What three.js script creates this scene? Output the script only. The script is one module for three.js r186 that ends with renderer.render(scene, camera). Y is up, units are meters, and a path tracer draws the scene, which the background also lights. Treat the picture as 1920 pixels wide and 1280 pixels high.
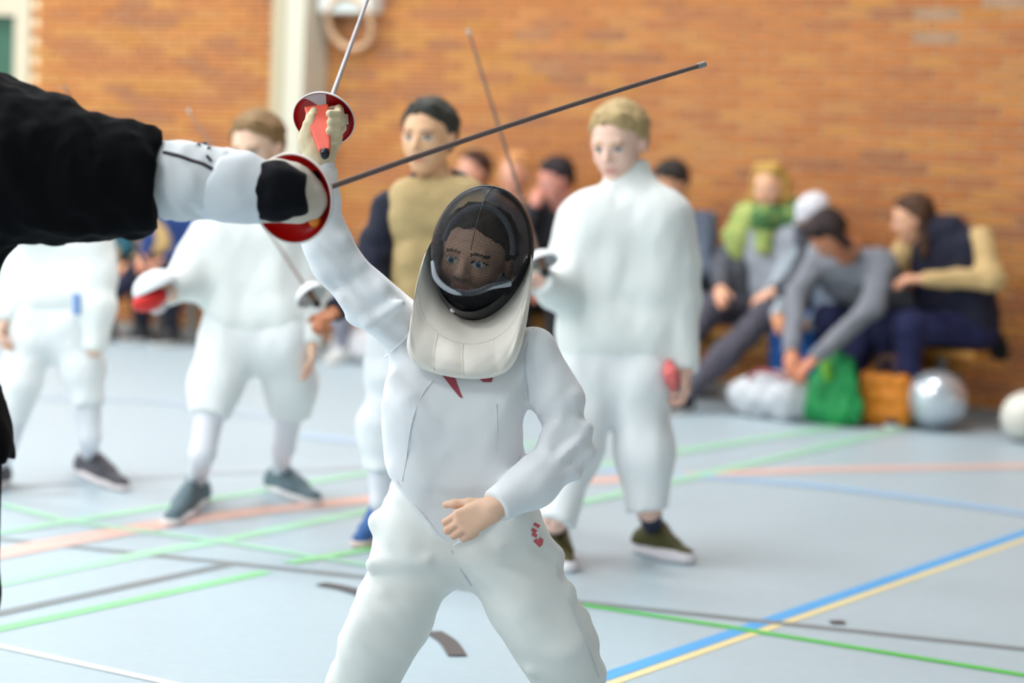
import * as THREE from 'three';
import { mergeGeometries } from 'three/addons/utils/BufferGeometryUtils.js';
import { RoundedBoxGeometry } from 'three/addons/geometries/RoundedBoxGeometry.js';
import { RectAreaLightUniformsLib } from 'three/addons/lights/RectAreaLightUniformsLib.js';
import { createNoise3D } from 'simplex-noise';

// ---------------------------------------------------------------- camera, light, exposure
const renderer = new THREE.WebGLRenderer();
renderer.toneMapping = THREE.LinearToneMapping;
renderer.toneMappingExposure = 1.0;
renderer.shadowMap.enabled = true;
RectAreaLightUniformsLib.init();
const scene = new THREE.Scene();
scene.background = new THREE.Color(0x000000);
const V = (x, y, z) => new THREE.Vector3(x, y, z);
const FOCAL = 4144, EYE = V(0, 1.25, 0);                       // 78 mm lens, held at a crouching photographer's eye height
const RIGHT = V(0.83897, 0.042485, -0.542517), UP = V(-0.080520, 0.995665, -0.046549), BACK = V(0.538188, 0.082737, 0.838754);
const camera = new THREE.PerspectiveCamera(2 * Math.atan(640 / FOCAL) * 180 / Math.PI, 1.5, 0.1, 80);
camera.position.copy(EYE);
camera.quaternion.setFromRotationMatrix(new THREE.Matrix4().makeBasis(RIGHT, UP, BACK));
camera.focus = 4.42;
camera.userData.fStop = 2.0;
const LAMP_NITS = 18;                                          // brightness of the ceiling panels
// hall, metres: x along the brick wall, z out from it, y up
const WALL_Z = -11.0, X0 = -21, X1 = 7, Z1 = 13, CEIL = 6.2;

// surveying helpers: a point of the hall from its bearing and its real distance / on the floor / on a plane parallel to the brick wall
const bearing = (u, v) => RIGHT.clone().multiplyScalar((u - 960) / FOCAL).addScaledVector(UP, -(v - 640) / FOCAL).sub(BACK);
const P = (u, v, d) => EYE.clone().addScaledVector(bearing(u, v), d);
const FL = (u, v, h = 0) => { const r = bearing(u, v); return EYE.clone().addScaledVector(r, (h - EYE.y) / r.y); };
const WL = (u, v, off) => { const r = bearing(u, v); return EYE.clone().addScaledVector(r, (WALL_Z + off) / r.z); };

// ---------------------------------------------------------------- naming
const taken = {};
const numbered = (n) => { const k = taken[n] = (taken[n] ?? -1) + 1; return k ? n + '_' + String(k).padStart(3, '0') : n; };
const shade = (o) => { o.castShadow = o.receiveShadow = true; return o; };
function thing(name, label, category, group) { const o = new THREE.Group(); o.name = numbered(name); o.userData = { label, category }; if (group) o.userData.group = group; scene.add(o); return o; }
function part(name, geometry, material, parent, label) { const m = shade(new THREE.Mesh(geometry, material)); m.name = name; if (label) m.userData.label = label; parent.add(m); return m; }
function single(name, geometry, material, label, category, group) { const m = part(numbered(name), geometry, material, scene, label); m.userData.category = category; if (group) m.userData.group = group; return m; }
function struct(name, geometry, material, label, category) { const m = part(name, geometry, material, scene); m.userData = { kind: 'structure', label, category }; return m; }
let seed = 7;
const rnd = () => { seed = (seed * 1664525 + 1013904223) >>> 0; return seed / 4294967296; };
const noise = createNoise3D(rnd);
const lerp = (a, b, t) => a + (b - a) * t, clamp = (x, a, b) => Math.min(b, Math.max(a, x));
const mat = (color, rough = 0.85, more = {}) => new THREE.MeshPhysicalMaterial({ color, roughness: rough, ...more });
const box = (x0, x1, y0, y1, z0, z1, r) => { const w = x1 - x0, h = y1 - y0, d = z1 - z0; const g = r ? new RoundedBoxGeometry(w, h, d, 2, r) : new THREE.BoxGeometry(w, h, d); g.translate((x0 + x1) / 2, (y0 + y1) / 2, (z0 + z1) / 2); return g; };
const tube = (pts, r, n = 24, s = 6, closed = false) => new THREE.TubeGeometry(new THREE.CatmullRomCurve3(pts, closed), n, r, s, closed);
const grainy = (base, amp, size = 256) => {                     // fine speckle of a surface's own colour
  const d = new Uint8Array(size * size * 4), c = new THREE.Color(base);
  const s = [c.r, c.g, c.b].map((x) => Math.pow(x, 1 / 2.2) * 255);
  for (let i = 0; i < size * size; i++) { const x = i % size, y = (i / size) | 0, n = (rnd() - 0.5) * amp + noise(x / 23, y / 23, 3) * amp * 0.35; for (let k = 0; k < 3; k++) d[i * 4 + k] = clamp(s[k] + n, 0, 255); d[i * 4 + 3] = 255; }
  const t = new THREE.DataTexture(d, size, size); t.colorSpace = THREE.SRGBColorSpace; t.wrapS = t.wrapT = THREE.RepeatWrapping; t.magFilter = THREE.LinearFilter; t.needsUpdate = true; return t;
};
// tapered strip of given width along points (for blades etc.) or round rod
function rod(a, b, ra, rb, n = 8) { const L = a.distanceTo(b), g = new THREE.CylinderGeometry(rb, ra, L, n); g.translate(0, L / 2, 0); g.applyQuaternion(new THREE.Quaternion().setFromUnitVectors(V(0, 1, 0), b.clone().sub(a).normalize())); g.translate(a.x, a.y, a.z); return g; }
function ball(c, rx, ry = rx, rz = rx, q) { const g = new THREE.SphereGeometry(1, 24, 16); g.scale(rx, ry, rz); if (q) g.applyQuaternion(q); g.translate(c.x, c.y, c.z); return g; }
const frame = (o, x, y, z, s = 1) => new THREE.Matrix4().makeBasis(x.clone().multiplyScalar(s), y.clone().multiplyScalar(s), z.clone().multiplyScalar(s)).setPosition(o);

// ---------------------------------------------------------------- smooth solids: tapered limbs and ellipsoids joined with a smooth minimum, meshed on a grid
const cap = (a, b, ra, rb = ra, k) => ({ t: 0, ax: a.x, ay: a.y, az: a.z, dx: b.x - a.x, dy: b.y - a.y, dz: b.z - a.z, L: Math.max(1e-9, a.distanceToSquared(b)), ra, rb, k, lo: [Math.min(a.x - ra, b.x - rb), Math.min(a.y - ra, b.y - rb), Math.min(a.z - ra, b.z - rb)], hi: [Math.max(a.x + ra, b.x + rb), Math.max(a.y + ra, b.y + rb), Math.max(a.z + ra, b.z + rb)] });
const ell = (c, r, k, cut) => ({ t: 1, c, r, k, cut, lo: [c[0] - r[0], c[1] - r[1], c[2] - r[2]], hi: [c[0] + r[0], c[1] + r[1], c[2] + r[2]] });
const chain = (pts, k) => pts.slice(1).map((q, i) => cap(pts[i][0], q[0], pts[i][1], q[1], k));
const smin = (a, b, k) => { const h = Math.max(k - Math.abs(a - b), 0) / k; return Math.min(a, b) - h * h * k * 0.25; };
function prim(p, x, y, z) {
  if (p.t === 0) { const px = x - p.ax, py = y - p.ay, pz = z - p.az, t = clamp((px * p.dx + py * p.dy + pz * p.dz) / p.L, 0, 1), qx = px - t * p.dx, qy = py - t * p.dy, qz = pz - t * p.dz; return Math.sqrt(qx * qx + qy * qy + qz * qz) - (p.ra + (p.rb - p.ra) * t); }
  const a = (x - p.c[0]) / p.r[0], b = (y - p.c[1]) / p.r[1], c = (z - p.c[2]) / p.r[2], k0 = Math.sqrt(a * a + b * b + c * c); if (k0 < 1e-6) return -Math.min(...p.r);
  const a2 = a / p.r[0], b2 = b / p.r[1], c2 = c / p.r[2]; return k0 * (k0 - 1) / Math.sqrt(a2 * a2 + b2 * b2 + c2 * c2);
}
// groups: [{ prims, k, cuts: [[point, normal]] }]; what lies beyond a cut is removed from that group only
function solid(groups, k = 0.03, fold) {
  const f = (x, y, z) => {
    let D = 1e9;
    for (const g of groups) {
      let d = 1e9;
      for (const p of g.prims) { const e = prim(p, x, y, z); d = p.cut ? -smin(-d, e, p.k ?? g.k) : smin(d, e, p.k ?? g.k); }
      if (g.cuts) for (const [c, n] of g.cuts) d = Math.max(d, (x - c.x) * n.x + (y - c.y) * n.y + (z - c.z) * n.z);
      D = smin(D, d, g.join ?? k);
    }
    return fold ? D + fold(x, y, z) : D;
  };
  f.lo = [1e9, 1e9, 1e9]; f.hi = [-1e9, -1e9, -1e9];
  for (const g of groups) for (const p of g.prims) if (!p.cut) for (let i = 0; i < 3; i++) { f.lo[i] = Math.min(f.lo[i], p.lo[i]); f.hi[i] = Math.max(f.hi[i], p.hi[i]); }
  return f;
}
function skinOver(f, cell, color, pad = 0.02) {                   // surface nets
  const lo = f.lo.map((v) => v - pad - cell), n = f.lo.map((v, i) => Math.ceil((f.hi[i] + pad - lo[i]) / cell) + 2), [nx, ny, nz] = n;
  const S = new Float32Array(nx * ny * nz).fill(1), B = 6, half = B * cell * 0.5, reach = half * 1.7321 * 1.35 + cell * 2;
  for (let bz = 0; bz < nz; bz += B) for (let by = 0; by < ny; by += B) for (let bx = 0; bx < nx; bx += B) {
    const d = f(lo[0] + bx * cell + half, lo[1] + by * cell + half, lo[2] + bz * cell + half);
    const far = Math.abs(d) > reach;
    for (let k = bz; k < Math.min(nz, bz + B); k++) for (let j = by; j < Math.min(ny, by + B); j++) for (let i = bx; i < Math.min(nx, bx + B); i++) S[i + nx * (j + ny * k)] = far ? d : f(lo[0] + i * cell, lo[1] + j * cell, lo[2] + k * cell);
  }
  const id = new Int32Array(nx * ny * nz).fill(-1), pos = [], col = [], idx = [], c = color ? new THREE.Color() : null, off = [0, 1, nx, nx + 1, nx * ny, nx * ny + 1, nx * ny + nx, nx * ny + nx + 1];
  const E = [[0, 1], [2, 3], [4, 5], [6, 7], [0, 2], [1, 3], [4, 6], [5, 7], [0, 4], [1, 5], [2, 6], [3, 7]];
  for (let k = 0; k < nz - 1; k++) for (let j = 0; j < ny - 1; j++) for (let i = 0; i < nx - 1; i++) {
    const at = i + nx * (j + ny * k); let m = 0; for (let q = 0; q < 8; q++) if (S[at + off[q]] < 0) m |= 1 << q;
    if (m === 0 || m === 255) continue;
    let x = 0, y = 0, z = 0, w = 0;
    for (const [p, q] of E) { const a = S[at + off[p]], b = S[at + off[q]]; if ((a < 0) === (b < 0)) continue; const t = a / (a - b); x += lerp(p & 1, q & 1, t); y += lerp((p >> 1) & 1, (q >> 1) & 1, t); z += lerp(p >> 2, q >> 2, t); w++; }
    id[at] = pos.length / 3; const X = lo[0] + (i + x / w) * cell, Y = lo[1] + (j + y / w) * cell, Z = lo[2] + (k + z / w) * cell; pos.push(X, Y, Z);
    if (color) { color(X, Y, Z, c); col.push(c.r, c.g, c.b); }
  }
  for (let k = 1; k < nz - 1; k++) for (let j = 1; j < ny - 1; j++) for (let i = 1; i < nx - 1; i++) {
    const at = i + nx * (j + ny * k), s = S[at] < 0;
    const quad = (a, b, e, d, flip) => { if (a < 0 || b < 0 || e < 0 || d < 0) return; flip ? idx.push(a, b, e, a, e, d) : idx.push(a, e, b, a, d, e); };
    if (s !== S[at + 1] < 0) quad(id[at], id[at - nx], id[at - nx - nx * ny], id[at - nx * ny], !s);
    if (s !== S[at + nx] < 0) quad(id[at], id[at - nx * ny], id[at - 1 - nx * ny], id[at - 1], !s);
    if (s !== S[at + nx * ny] < 0) quad(id[at], id[at - 1], id[at - 1 - nx], id[at - nx], !s);
  }
  const g = new THREE.BufferGeometry(); g.setAttribute('position', new THREE.Float32BufferAttribute(pos, 3)); if (color) g.setAttribute('color', new THREE.Float32BufferAttribute(col, 3));
  g.setIndex(idx); g.computeVertexNormals();
  return g;
}
// the point where a sight line meets a solid, to lay seams and prints on cloth
function touch(f, u, v, near, far, lift = 0) { const b = bearing(u, v), L = b.length(); let d = near; for (let i = 0; i < 90 && d < far; i++) { const p = P(u, v, d), s = f(p.x, p.y, p.z); if (s < 0.0006) break; d += Math.max(s, 0.0008) / L * 0.8; } return P(u, v, d - lift); }
const seam = (f, pix, r, near, far, parent, material, name = 'seam') => part(name, tube(pix.map(([u, v]) => touch(f, u, v, near, far, r * 0.3)), r, pix.length * 8, 5), material, parent);
function patch(f, pix, near, far, lift = 0.0015, n = 6) {           // a printed piece of cloth that follows the surface: pix = two polylines of equal length
  const [A, B] = pix, pos = [], idx = [];
  for (let i = 0; i < A.length; i++) for (let j = 0; j <= n; j++) { const p = touch(f, lerp(A[i][0], B[i][0], j / n), lerp(A[i][1], B[i][1], j / n), near, far, lift); pos.push(p.x, p.y, p.z); }
  for (let i = 0; i + 1 < A.length; i++) for (let j = 0; j < n; j++) { const a = i * (n + 1) + j, b = a + n + 1; idx.push(a, a + 1, b, a + 1, b + 1, b); }
  const g = new THREE.BufferGeometry(); g.setAttribute('position', new THREE.Float32BufferAttribute(pos, 3)); g.setIndex(idx); g.computeVertexNormals(); return g;
}
const folds = (amp, fx, fy, fz, o = 0) => (x, y, z) => amp * noise(x * fx + o, y * fy, z * fz) + amp * 0.4 * noise(x * fx * 2.3, y * fy * 2.1 + o, z * fz * 2.3);
// ---------------------------------------------------------------- the hall
const M = {
  floor: new THREE.MeshPhysicalMaterial({ map: grainy('#aebfc7', 5), roughness: 0.42 }),
  plaster: mat('#d9d6cc', 0.9), mortar: mat('#f6dcb4', 0.95), concrete: mat('#cfc8b4', 0.8), concreteDark: mat('#b9ac8e', 0.85),
  white: mat('#f2f3f6', 0.8), ivory: mat('#f3ebe0', 0.8), whitePaint: mat('#e9ece6', 0.5), steel: mat('#aeb2b8', 0.35, { metalness: 1 }), greyMetal: mat('#9a9a98', 0.45, { metalness: 0.6 }),
  wood: mat('#c98b3d', 0.5), black: mat('#07070b', 0.9, { specularIntensity: 0.3 }), blackGloss: mat('#11131c', 0.3), navy: mat('#171a35', 0.85),
};
const floor = struct('floor', box(X0, X1, -0.2, 0, WALL_Z, Z1), M.floor, 'pale blue-grey sports hall floor', 'floor');
{ const p = floor.geometry.attributes.position, uv = floor.geometry.attributes.uv; for (let i = 0; i < p.count; i++) uv.setXY(i, p.getX(i) / 0.6, p.getZ(i) / 0.6); }
struct('ceiling', box(X0 - 0.3, X1 + 0.3, CEIL, CEIL + 0.3, WALL_Z - 0.3, Z1 + 0.3), mat('#ececea', 0.9), 'white hall ceiling', 'ceiling');
struct('wall_left', box(X0 - 0.3, X0, -0.2, CEIL, WALL_Z - 0.3, Z1 + 0.3), M.plaster, 'plain plastered end wall of the hall', 'wall');
struct('wall_right', box(X1, X1 + 0.3, -0.2, CEIL, WALL_Z - 0.3, Z1 + 0.3), M.plaster, 'plain plastered wall at the right end', 'wall');
struct('wall_front', box(X0, X1, -0.2, CEIL, Z1, Z1 + 0.3), M.plaster, 'plain plastered wall behind the photographer', 'wall');

// brick wall: courses of 62.5 mm, bricks 240 mm long, a doorway at the far left
const DX = WL(46, 90, 0).x, DOOR = { x0: DX - 1.2, x1: DX, top: 2.16 };
const wall = struct('wall_back', mergeGeometries([box(X0, DOOR.x0, -0.2, CEIL, WALL_Z - 0.3, WALL_Z - 0.012), box(DOOR.x1, X1, -0.2, CEIL, WALL_Z - 0.3, WALL_Z - 0.012), box(DOOR.x0, DOOR.x1, DOOR.top, CEIL, WALL_Z - 0.3, WALL_Z - 0.012)]), M.mortar, 'orange brick wall with pale mortar joints', 'wall');
{
  const tones = ['#b46d31', '#bb7535', '#b1692c', '#bb7b37', '#ac6733', '#a66435', '#b6773b', '#9c6038', '#b3722a', '#a66d43'];
  const mats = tones.map((c) => new THREE.MeshPhysicalMaterial({ map: grainy(c, 26, 64), roughness: 0.8 })), pale = new THREE.MeshPhysicalMaterial({ map: grainy('#a57f62', 50, 64), roughness: 0.85 });
  const g = new THREE.BoxGeometry(0.24, 0.0525, 0.02), list = [], SX0 = WL(1730, 50, 0).x, SX1 = WL(1900, 50, 0).x;
  for (let r = 0; r < 98; r++) for (let c = 0; c < 113; c++) {
    const x = X0 + 0.12 + c * 0.25 + (r % 2) * 0.125, y = 0.03125 + r * 0.0625;
    if (x > X1 - 0.12 || (x + 0.12 > DOOR.x0 && x - 0.12 < DOOR.x1 && y - 0.03 < DOOR.top)) continue;
    const big = noise(x * 0.5, y * 0.8, 9) * 2.2, tone = clamp(Math.floor(rnd() * 8 + big * 1.2), 0, 9);
    const stain = x > SX0 && x < SX1 && y > 1.85 && y < 2.3 && rnd() < 0.3;
    list.push({ x, y, z: WALL_Z - 0.01 + (rnd() - 0.5) * 0.003, tone, stain });
  }
  const key = (b) => (b.stain ? 1e3 : 0) + (b.y < 2.15 && b.y > 0.5 && b.x < -3.6 ? 1 : 0) * (200 + b.x * 10 + b.y * 12);
  list.sort((a, b) => key(b) - key(a));
  list.slice(0, 296).forEach((b) => part('brick', g, b.stain ? pale : mats[b.tone], wall).position.set(b.x, b.y, b.z));
  const rest = list.slice(296), im = shade(new THREE.InstancedMesh(g, new THREE.MeshPhysicalMaterial({ map: grainy('#ffffff', 18, 64), roughness: 0.8 }), rest.length)); im.name = 'brick_field'; im.userData = { kind: 'stuff', label: 'the many smaller looking orange bricks' };
  const mx = new THREE.Matrix4(); rest.forEach((b, i) => { im.setMatrixAt(i, mx.makeTranslation(b.x, b.y, b.z)); im.setColorAt(i, new THREE.Color(tones[b.tone])); }); wall.add(im);
}
const skirt = struct('baseboard_back', box(DOOR.x1 + 0.1, X1, 0, 0.05, WALL_Z, WALL_Z + 0.015), mat('#8f8a84', 0.7), 'low grey baseboard along the brick wall', 'baseboard');
// green door with its pale frame
{
  const d = struct('door_1', box(DOOR.x0, DOOR.x1 - 0.08, 0.01, DOOR.top - 0.08, WALL_Z - 0.1, WALL_Z - 0.05), mat('#2f5b47', 0.5), 'dark green hall door in a pale frame', 'door');
  const fr = mat('#cdbfa6', 0.6);
  part('door_frame', mergeGeometries([box(DOOR.x1 - 0.08, DOOR.x1 + 0.06, 0, DOOR.top + 0.1, WALL_Z - 0.12, WALL_Z + 0.02), box(DOOR.x0 - 0.1, DOOR.x1 - 0.08, DOOR.top - 0.08, DOOR.top + 0.1, WALL_Z - 0.12, WALL_Z + 0.02), box(DOOR.x0 - 0.1, DOOR.x0, 0, DOOR.top - 0.08, WALL_Z - 0.12, WALL_Z + 0.02)]), fr, d);
  part('door_handle', mergeGeometries([rod(V(DOOR.x0 + 0.1, 1.05, WALL_Z - 0.05), V(DOOR.x0 + 0.1, 1.05, WALL_Z + 0.01), 0.01, 0.01), rod(V(DOOR.x0 + 0.1, 1.05, WALL_Z + 0.01), V(DOOR.x0 + 0.23, 1.05, WALL_Z + 0.01), 0.01, 0.01)]), M.steel, d);
}
// pale concrete pilaster
{
  const a = WL(512, 200, 0.24), b = WL(566, 200, 0.24);
  const c = struct('trim_1', box(a.x, b.x, 0, CEIL, WALL_Z, WALL_Z + 0.24), M.concrete, 'pale concrete pilaster standing out from the brick wall', 'pillar');
  part('edge_strip', box(a.x - 0.02, a.x + 0.07, 0, CEIL, WALL_Z, WALL_Z + 0.25), M.concreteDark, c, 'darker edge strip');
}
// white bracket with a hanging pale hoop, high on the wall
{
  const o = thing('wall_hoop', 'white wall bracket with a pale hoop below it, beside the concrete pillar', 'hoop');
  const a = WL(604, 24, 0.1), b = WL(700, 24, 0.1);
  part('bracket', box(a.x, b.x, a.y, a.y + 0.16, WALL_Z, WALL_Z + 0.14, 0.01), M.whitePaint, o);
  const r = new THREE.TorusGeometry((b.x - a.x) * 0.42, 0.02, 8, 32); r.rotateX(0.35); r.translate((a.x + b.x) / 2 + 0.02, a.y - 0.06, WALL_Z + 0.1); part('hoop', r, mat('#d8b08c', 0.6), o);
}
// floor markings
{
  let lift = 0.0008;
  const line = (pts, w, color, label) => {
    const p = pts, pos = [], idx = []; lift += 0.00018;
    for (let i = 0; i < p.length; i++) { const t = p[Math.min(i + 1, p.length - 1)].clone().sub(p[Math.max(i - 1, 0)]).setY(0).normalize(), s = V(t.z, 0, -t.x).multiplyScalar(w / 2); pos.push(p[i].x - s.x, lift, p[i].z - s.z, p[i].x + s.x, lift, p[i].z + s.z); }
    for (let i = 0; i + 1 < p.length; i++) { const a = i * 2; idx.push(a, a + 1, a + 2, a + 1, a + 3, a + 2); }
    const g = new THREE.BufferGeometry(); g.setAttribute('position', new THREE.Float32BufferAttribute(pos, 3)); g.setIndex(idx); g.computeVertexNormals();
    if (g.attributes.normal.getY(0) < 0) { g.setIndex(idx.slice().reverse()); g.computeVertexNormals(); }
    part('floor_line', g, mat(color, 0.42), floor, label);
  };
  const px = (...q) => q.map(([u, v]) => FL(u, v)), curve = (...q) => new THREE.CatmullRomCurve3(px(...q)).getPoints(60);
  const green = '#86cf92', grey = '#7c8588', blue = '#4fa9e6', orange = '#dfb9ae', pgreen = '#a4d6b8';
  line([V(-2.645, 0, WALL_Z + 0.6), V(-2.645, 0, 9)], 0.05, blue, 'bright blue line'); line([V(-2.597, 0, WALL_Z + 0.6), V(-2.597, 0, 9)], 0.03, '#ead9a0', 'pale yellow line');
  line(px([-600, 948], [690, 1083], [1080, 1128], [2400, 1268]), 0.05, grey, 'grey-black line');
  line(px([-300, 1241], [0, 1179], [500, 1072]), 0.05, green, 'green line'); line(px([-300, 1214], [0, 1150], [440, 1056]), 0.05, grey, 'dark grey line');
  line(px([-300, 1156], [0, 1094], [262, 1040], [412, 1014], [900, 915], [1180, 862]), 0.07, pgreen, 'pale green line');
  line(px([1090, 1134], [1360, 1175], [2300, 1328]), 0.04, '#4cc054', 'green line'); line(px([-300, 1148], [0, 1212], [500, 1321]), 0.03, '#e6e8e4', 'white line');
  line(curve([-200, 1075], [0, 1038], [150, 1010], [350, 976], [697, 936], [1090, 903], [1290, 892], [1500, 882], [1920, 874], [2300, 868]), 0.13, orange, 'wide salmon line');
  line(px([-200, 1035], [0, 998], [130, 978], [310, 950], [490, 921], [760, 874], [1040, 826]), 0.06, pgreen, 'pale green line');
  line(px([-200, 925], [0, 912], [345, 888], [690, 874]), 0.09, '#b3c0c8', 'blue-grey line');
  line(px([0, 946], [130, 978], [420, 1017], [700, 1062], [870, 1092]), 0.045, pgreen, 'pale green line'); line(px([540, 1056], [690, 1031], [900, 994]), 0.05, '#93d79a', 'green line');
  line(curve([1180, 890], [1290, 893], [1540, 913], [1920, 963], [2300, 1020]), 0.09, '#9cc3e6', 'pale blue line'); line(px([1060, 950], [1180, 922], [1380, 876], [1700, 803]), 0.07, pgreen, 'pale green line');
  line(px([1180, 862], [1330, 838], [1600, 796]), 0.09, pgreen, 'pale green line'); line(px([560, 815], [700, 832], [1200, 890]), 0.1, '#b6d0ea', 'pale blue line'); line(px([0, 745], [300, 752], [560, 790]), 0.08, '#b9cbe0', 'pale blue line');
  line(curve([600, 1096], [645, 1104], [692, 1120]), 0.05, '#4d4f52', 'dark dash'); line(curve([812, 1186], [838, 1203], [858, 1231]), 0.048, '#56504e', 'dark taupe dash'); line(px([1556, 1168], [1584, 1168]), 0.035, '#4c4648', 'small dark tick');
}
// ceiling panels: a frame, a glowing diffuser, and its light
{
  const fr = mat('#d8d8d6', 0.5), glow = new THREE.MeshStandardMaterial({ color: '#ffffff', emissive: '#fbfdff', emissiveIntensity: 6 });
  const names = ['first', 'second', 'third', 'fourth', 'fifth', 'sixth'];
  for (let i = 0; i < 4; i++) for (let j = 0; j < 5; j++) {
    const x = -18 + i * 4.4, z = -8.6 + j * 4.6;
    const o = thing('ceiling_light', `white ceiling panel light, ${names[j]} row from the brick wall, ${names[i]} from the left end`, 'light', 'ceiling panel lights'); o.position.set(x, CEIL, z);
    part('light_frame', mergeGeometries([box(-1.3, 1.3, -0.08, 0, -0.5, -0.45), box(-1.3, 1.3, -0.08, 0, 0.45, 0.5), box(-1.3, -1.25, -0.08, 0, -0.45, 0.45), box(1.25, 1.3, -0.08, 0, -0.45, 0.45)]), fr, o);
    part('light_diffuser', box(-1.25, 1.25, -0.06, -0.02, -0.45, 0.45), glow, o);
    const l = new THREE.RectAreaLight('#fbfdff', LAMP_NITS, 2.5, 0.9); l.position.set(x, CEIL - 0.09, z); l.lookAt(x, 0, z); scene.add(l);
  }
}
// ---------------------------------------------------------------- people: shared anatomy
const SKIN = { fair: '#efc3a6', tan: '#d79a74', pink: '#eab29c', brown: '#b9764f' };
const skinMat = new THREE.MeshPhysicalMaterial({ vertexColors: true, roughness: 0.55 });
// head in units of its own height: y up, z to the front, chin at -0.5
function headGeometry(M4, skin, brow, iris = '#3a4552', cell = 0.03) {
  const v = (x, y, z) => V(x, y, z);
  const f = solid([{ k: 0.09, prims: [ell([0, 0.12, -0.06], [0.335, 0.37, 0.42]), ell([0, -0.12, 0.1], [0.265, 0.36, 0.27]), ell([0, -0.38, 0.19], [0.14, 0.11, 0.13]), ell([0.15, -0.12, 0.22], [0.1, 0.1, 0.09]), ell([-0.15, -0.12, 0.22], [0.1, 0.1, 0.09]),
    cap(v(-0.15, 0.08, 0.325), v(0.15, 0.08, 0.325), 0.035), { ...ell([0.135, 0, 0.42], [0.075, 0.05, 0.08], 0.05, true) }, { ...ell([-0.135, 0, 0.42], [0.075, 0.05, 0.08], 0.05, true) },
    ell([0.135, 0, 0.30], [0.065, 0.06, 0.06], 0.012), ell([-0.135, 0, 0.30], [0.065, 0.06, 0.06], 0.012),
    cap(v(0, 0.03, 0.36), v(0, -0.11, 0.44), 0.034, 0.05, 0.04), ell([0.05, -0.13, 0.385], [0.035, 0.03, 0.04], 0.03), ell([-0.05, -0.13, 0.385], [0.035, 0.03, 0.04], 0.03),
    cap(v(-0.085, -0.255, 0.335), v(0.085, -0.255, 0.335), 0.024, 0.024, 0.03), cap(v(-0.07, -0.29, 0.335), v(0.07, -0.29, 0.335), 0.024, 0.024, 0.02),
    ell([0.35, -0.03, -0.02], [0.042, 0.12, 0.08], 0.03), ell([-0.35, -0.03, -0.02], [0.042, 0.12, 0.08], 0.03), cap(v(0, -0.25, -0.08), v(0, -0.62, -0.12), 0.2, 0.19)] }], 0.05);
  const s = new THREE.Color(skin), lip = new THREE.Color(skin).lerp(new THREE.Color('#b04a48'), 0.55), br = new THREE.Color(brow), wh = new THREE.Color('#e9e6e2'), ir = new THREE.Color(iris), dk = new THREE.Color('#15110f');
  const g = skinOver(f, cell, (x, y, z, c) => {
    c.copy(s); const ax = Math.abs(x); if (ax > 0.345 && z < 0.1) c.lerp(lip, 0.35);
    if (z > 0.25) {
      const ex = ax - 0.135, e = Math.hypot(ex / 0.062, y / 0.032);
      if (y < -0.225 && y > -0.315 && ax < 0.1 * (1 - Math.abs(y + 0.27) * 7)) c.copy(lip);
      if (e < 1) { c.copy(wh); const r = Math.hypot(ex, y); if (r < 0.03) c.copy(ir); if (r < 0.014) c.copy(dk); } else if (e < 1.3 && y > 0.008) c.copy(dk);
      if (Math.abs(y - 0.094 + (ax - 0.12) * (ax - 0.12) * 1.2) < 0.015 && ax > 0.05 && ax < 0.22) c.copy(br);
    }
  }, 0.05);
  return g.applyMatrix4(M4);
}
// hair over the same head; lengths: 'short', 'long', 'cap'
function hairGeometry(M4, kind, cell = 0.035) {
  const groups = [];
  const n1 = V(0, -0.7, 0.72).normalize();
  groups.push({ k: 0.08, prims: [ell([0, 0.15, -0.08], [0.375, 0.4, 0.45])], cuts: kind === 'cap' ? [[V(0, 0.1, 0.3), V(0, -1, 0.05)]] : [[V(0, 0.36, 0.33), n1], [V(0, -0.3, 0), V(0, -1, 0)]] });
  groups.push({ k: 0.05, prims: [cap(V(-0.14, 0.4, 0.2), V(0.14, 0.41, 0.2), 0.075, 0.07)] });
  if (kind !== 'cap') groups.push({ k: 0.05, prims: [ell([0.29, 0.1, -0.14], [0.07, 0.22, 0.18]), ell([-0.29, 0.1, -0.14], [0.07, 0.22, 0.18]), ell([0, -0.02, -0.34], [0.24, 0.26, 0.14])] });
  if (kind === 'bob') groups.push({ k: 0.1, prims: [cap(V(-0.33, 0.2, -0.05), V(-0.36, -0.3, 0.02), 0.13, 0.1), cap(V(0.33, 0.2, -0.05), V(0.36, -0.3, 0.02), 0.13, 0.1), cap(V(-0.2, 0.42, 0.1), V(0.2, 0.42, 0.1), 0.14, 0.14)] });
  if (kind === 'long') groups.push({ k: 0.12, prims: [cap(V(-0.3, 0.1, -0.12), V(-0.33, -0.75, -0.05), 0.13, 0.1), cap(V(0.3, 0.1, -0.12), V(0.33, -0.75, -0.05), 0.13, 0.1), cap(V(0, 0.1, -0.32), V(0, -0.75, -0.36), 0.2, 0.16)] });
  if (kind === 'cap') groups.push({ k: 0.05, prims: [cap(V(-0.12, 0.2, 0.35), V(0.12, 0.2, 0.35), 0.06), cap(V(-0.08, 0.17, 0.52), V(0.08, 0.17, 0.52), 0.04)] });
  const f = solid(groups, 0.06, kind === 'cap' ? null : (x, y, z) => 0.026 * noise(x * 8, y * 4, z * 8) + 0.014 * noise(x * 19, y * 9, z * 19));
  return skinOver(f, cell, null, 0.06).applyMatrix4(M4);
}
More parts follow.
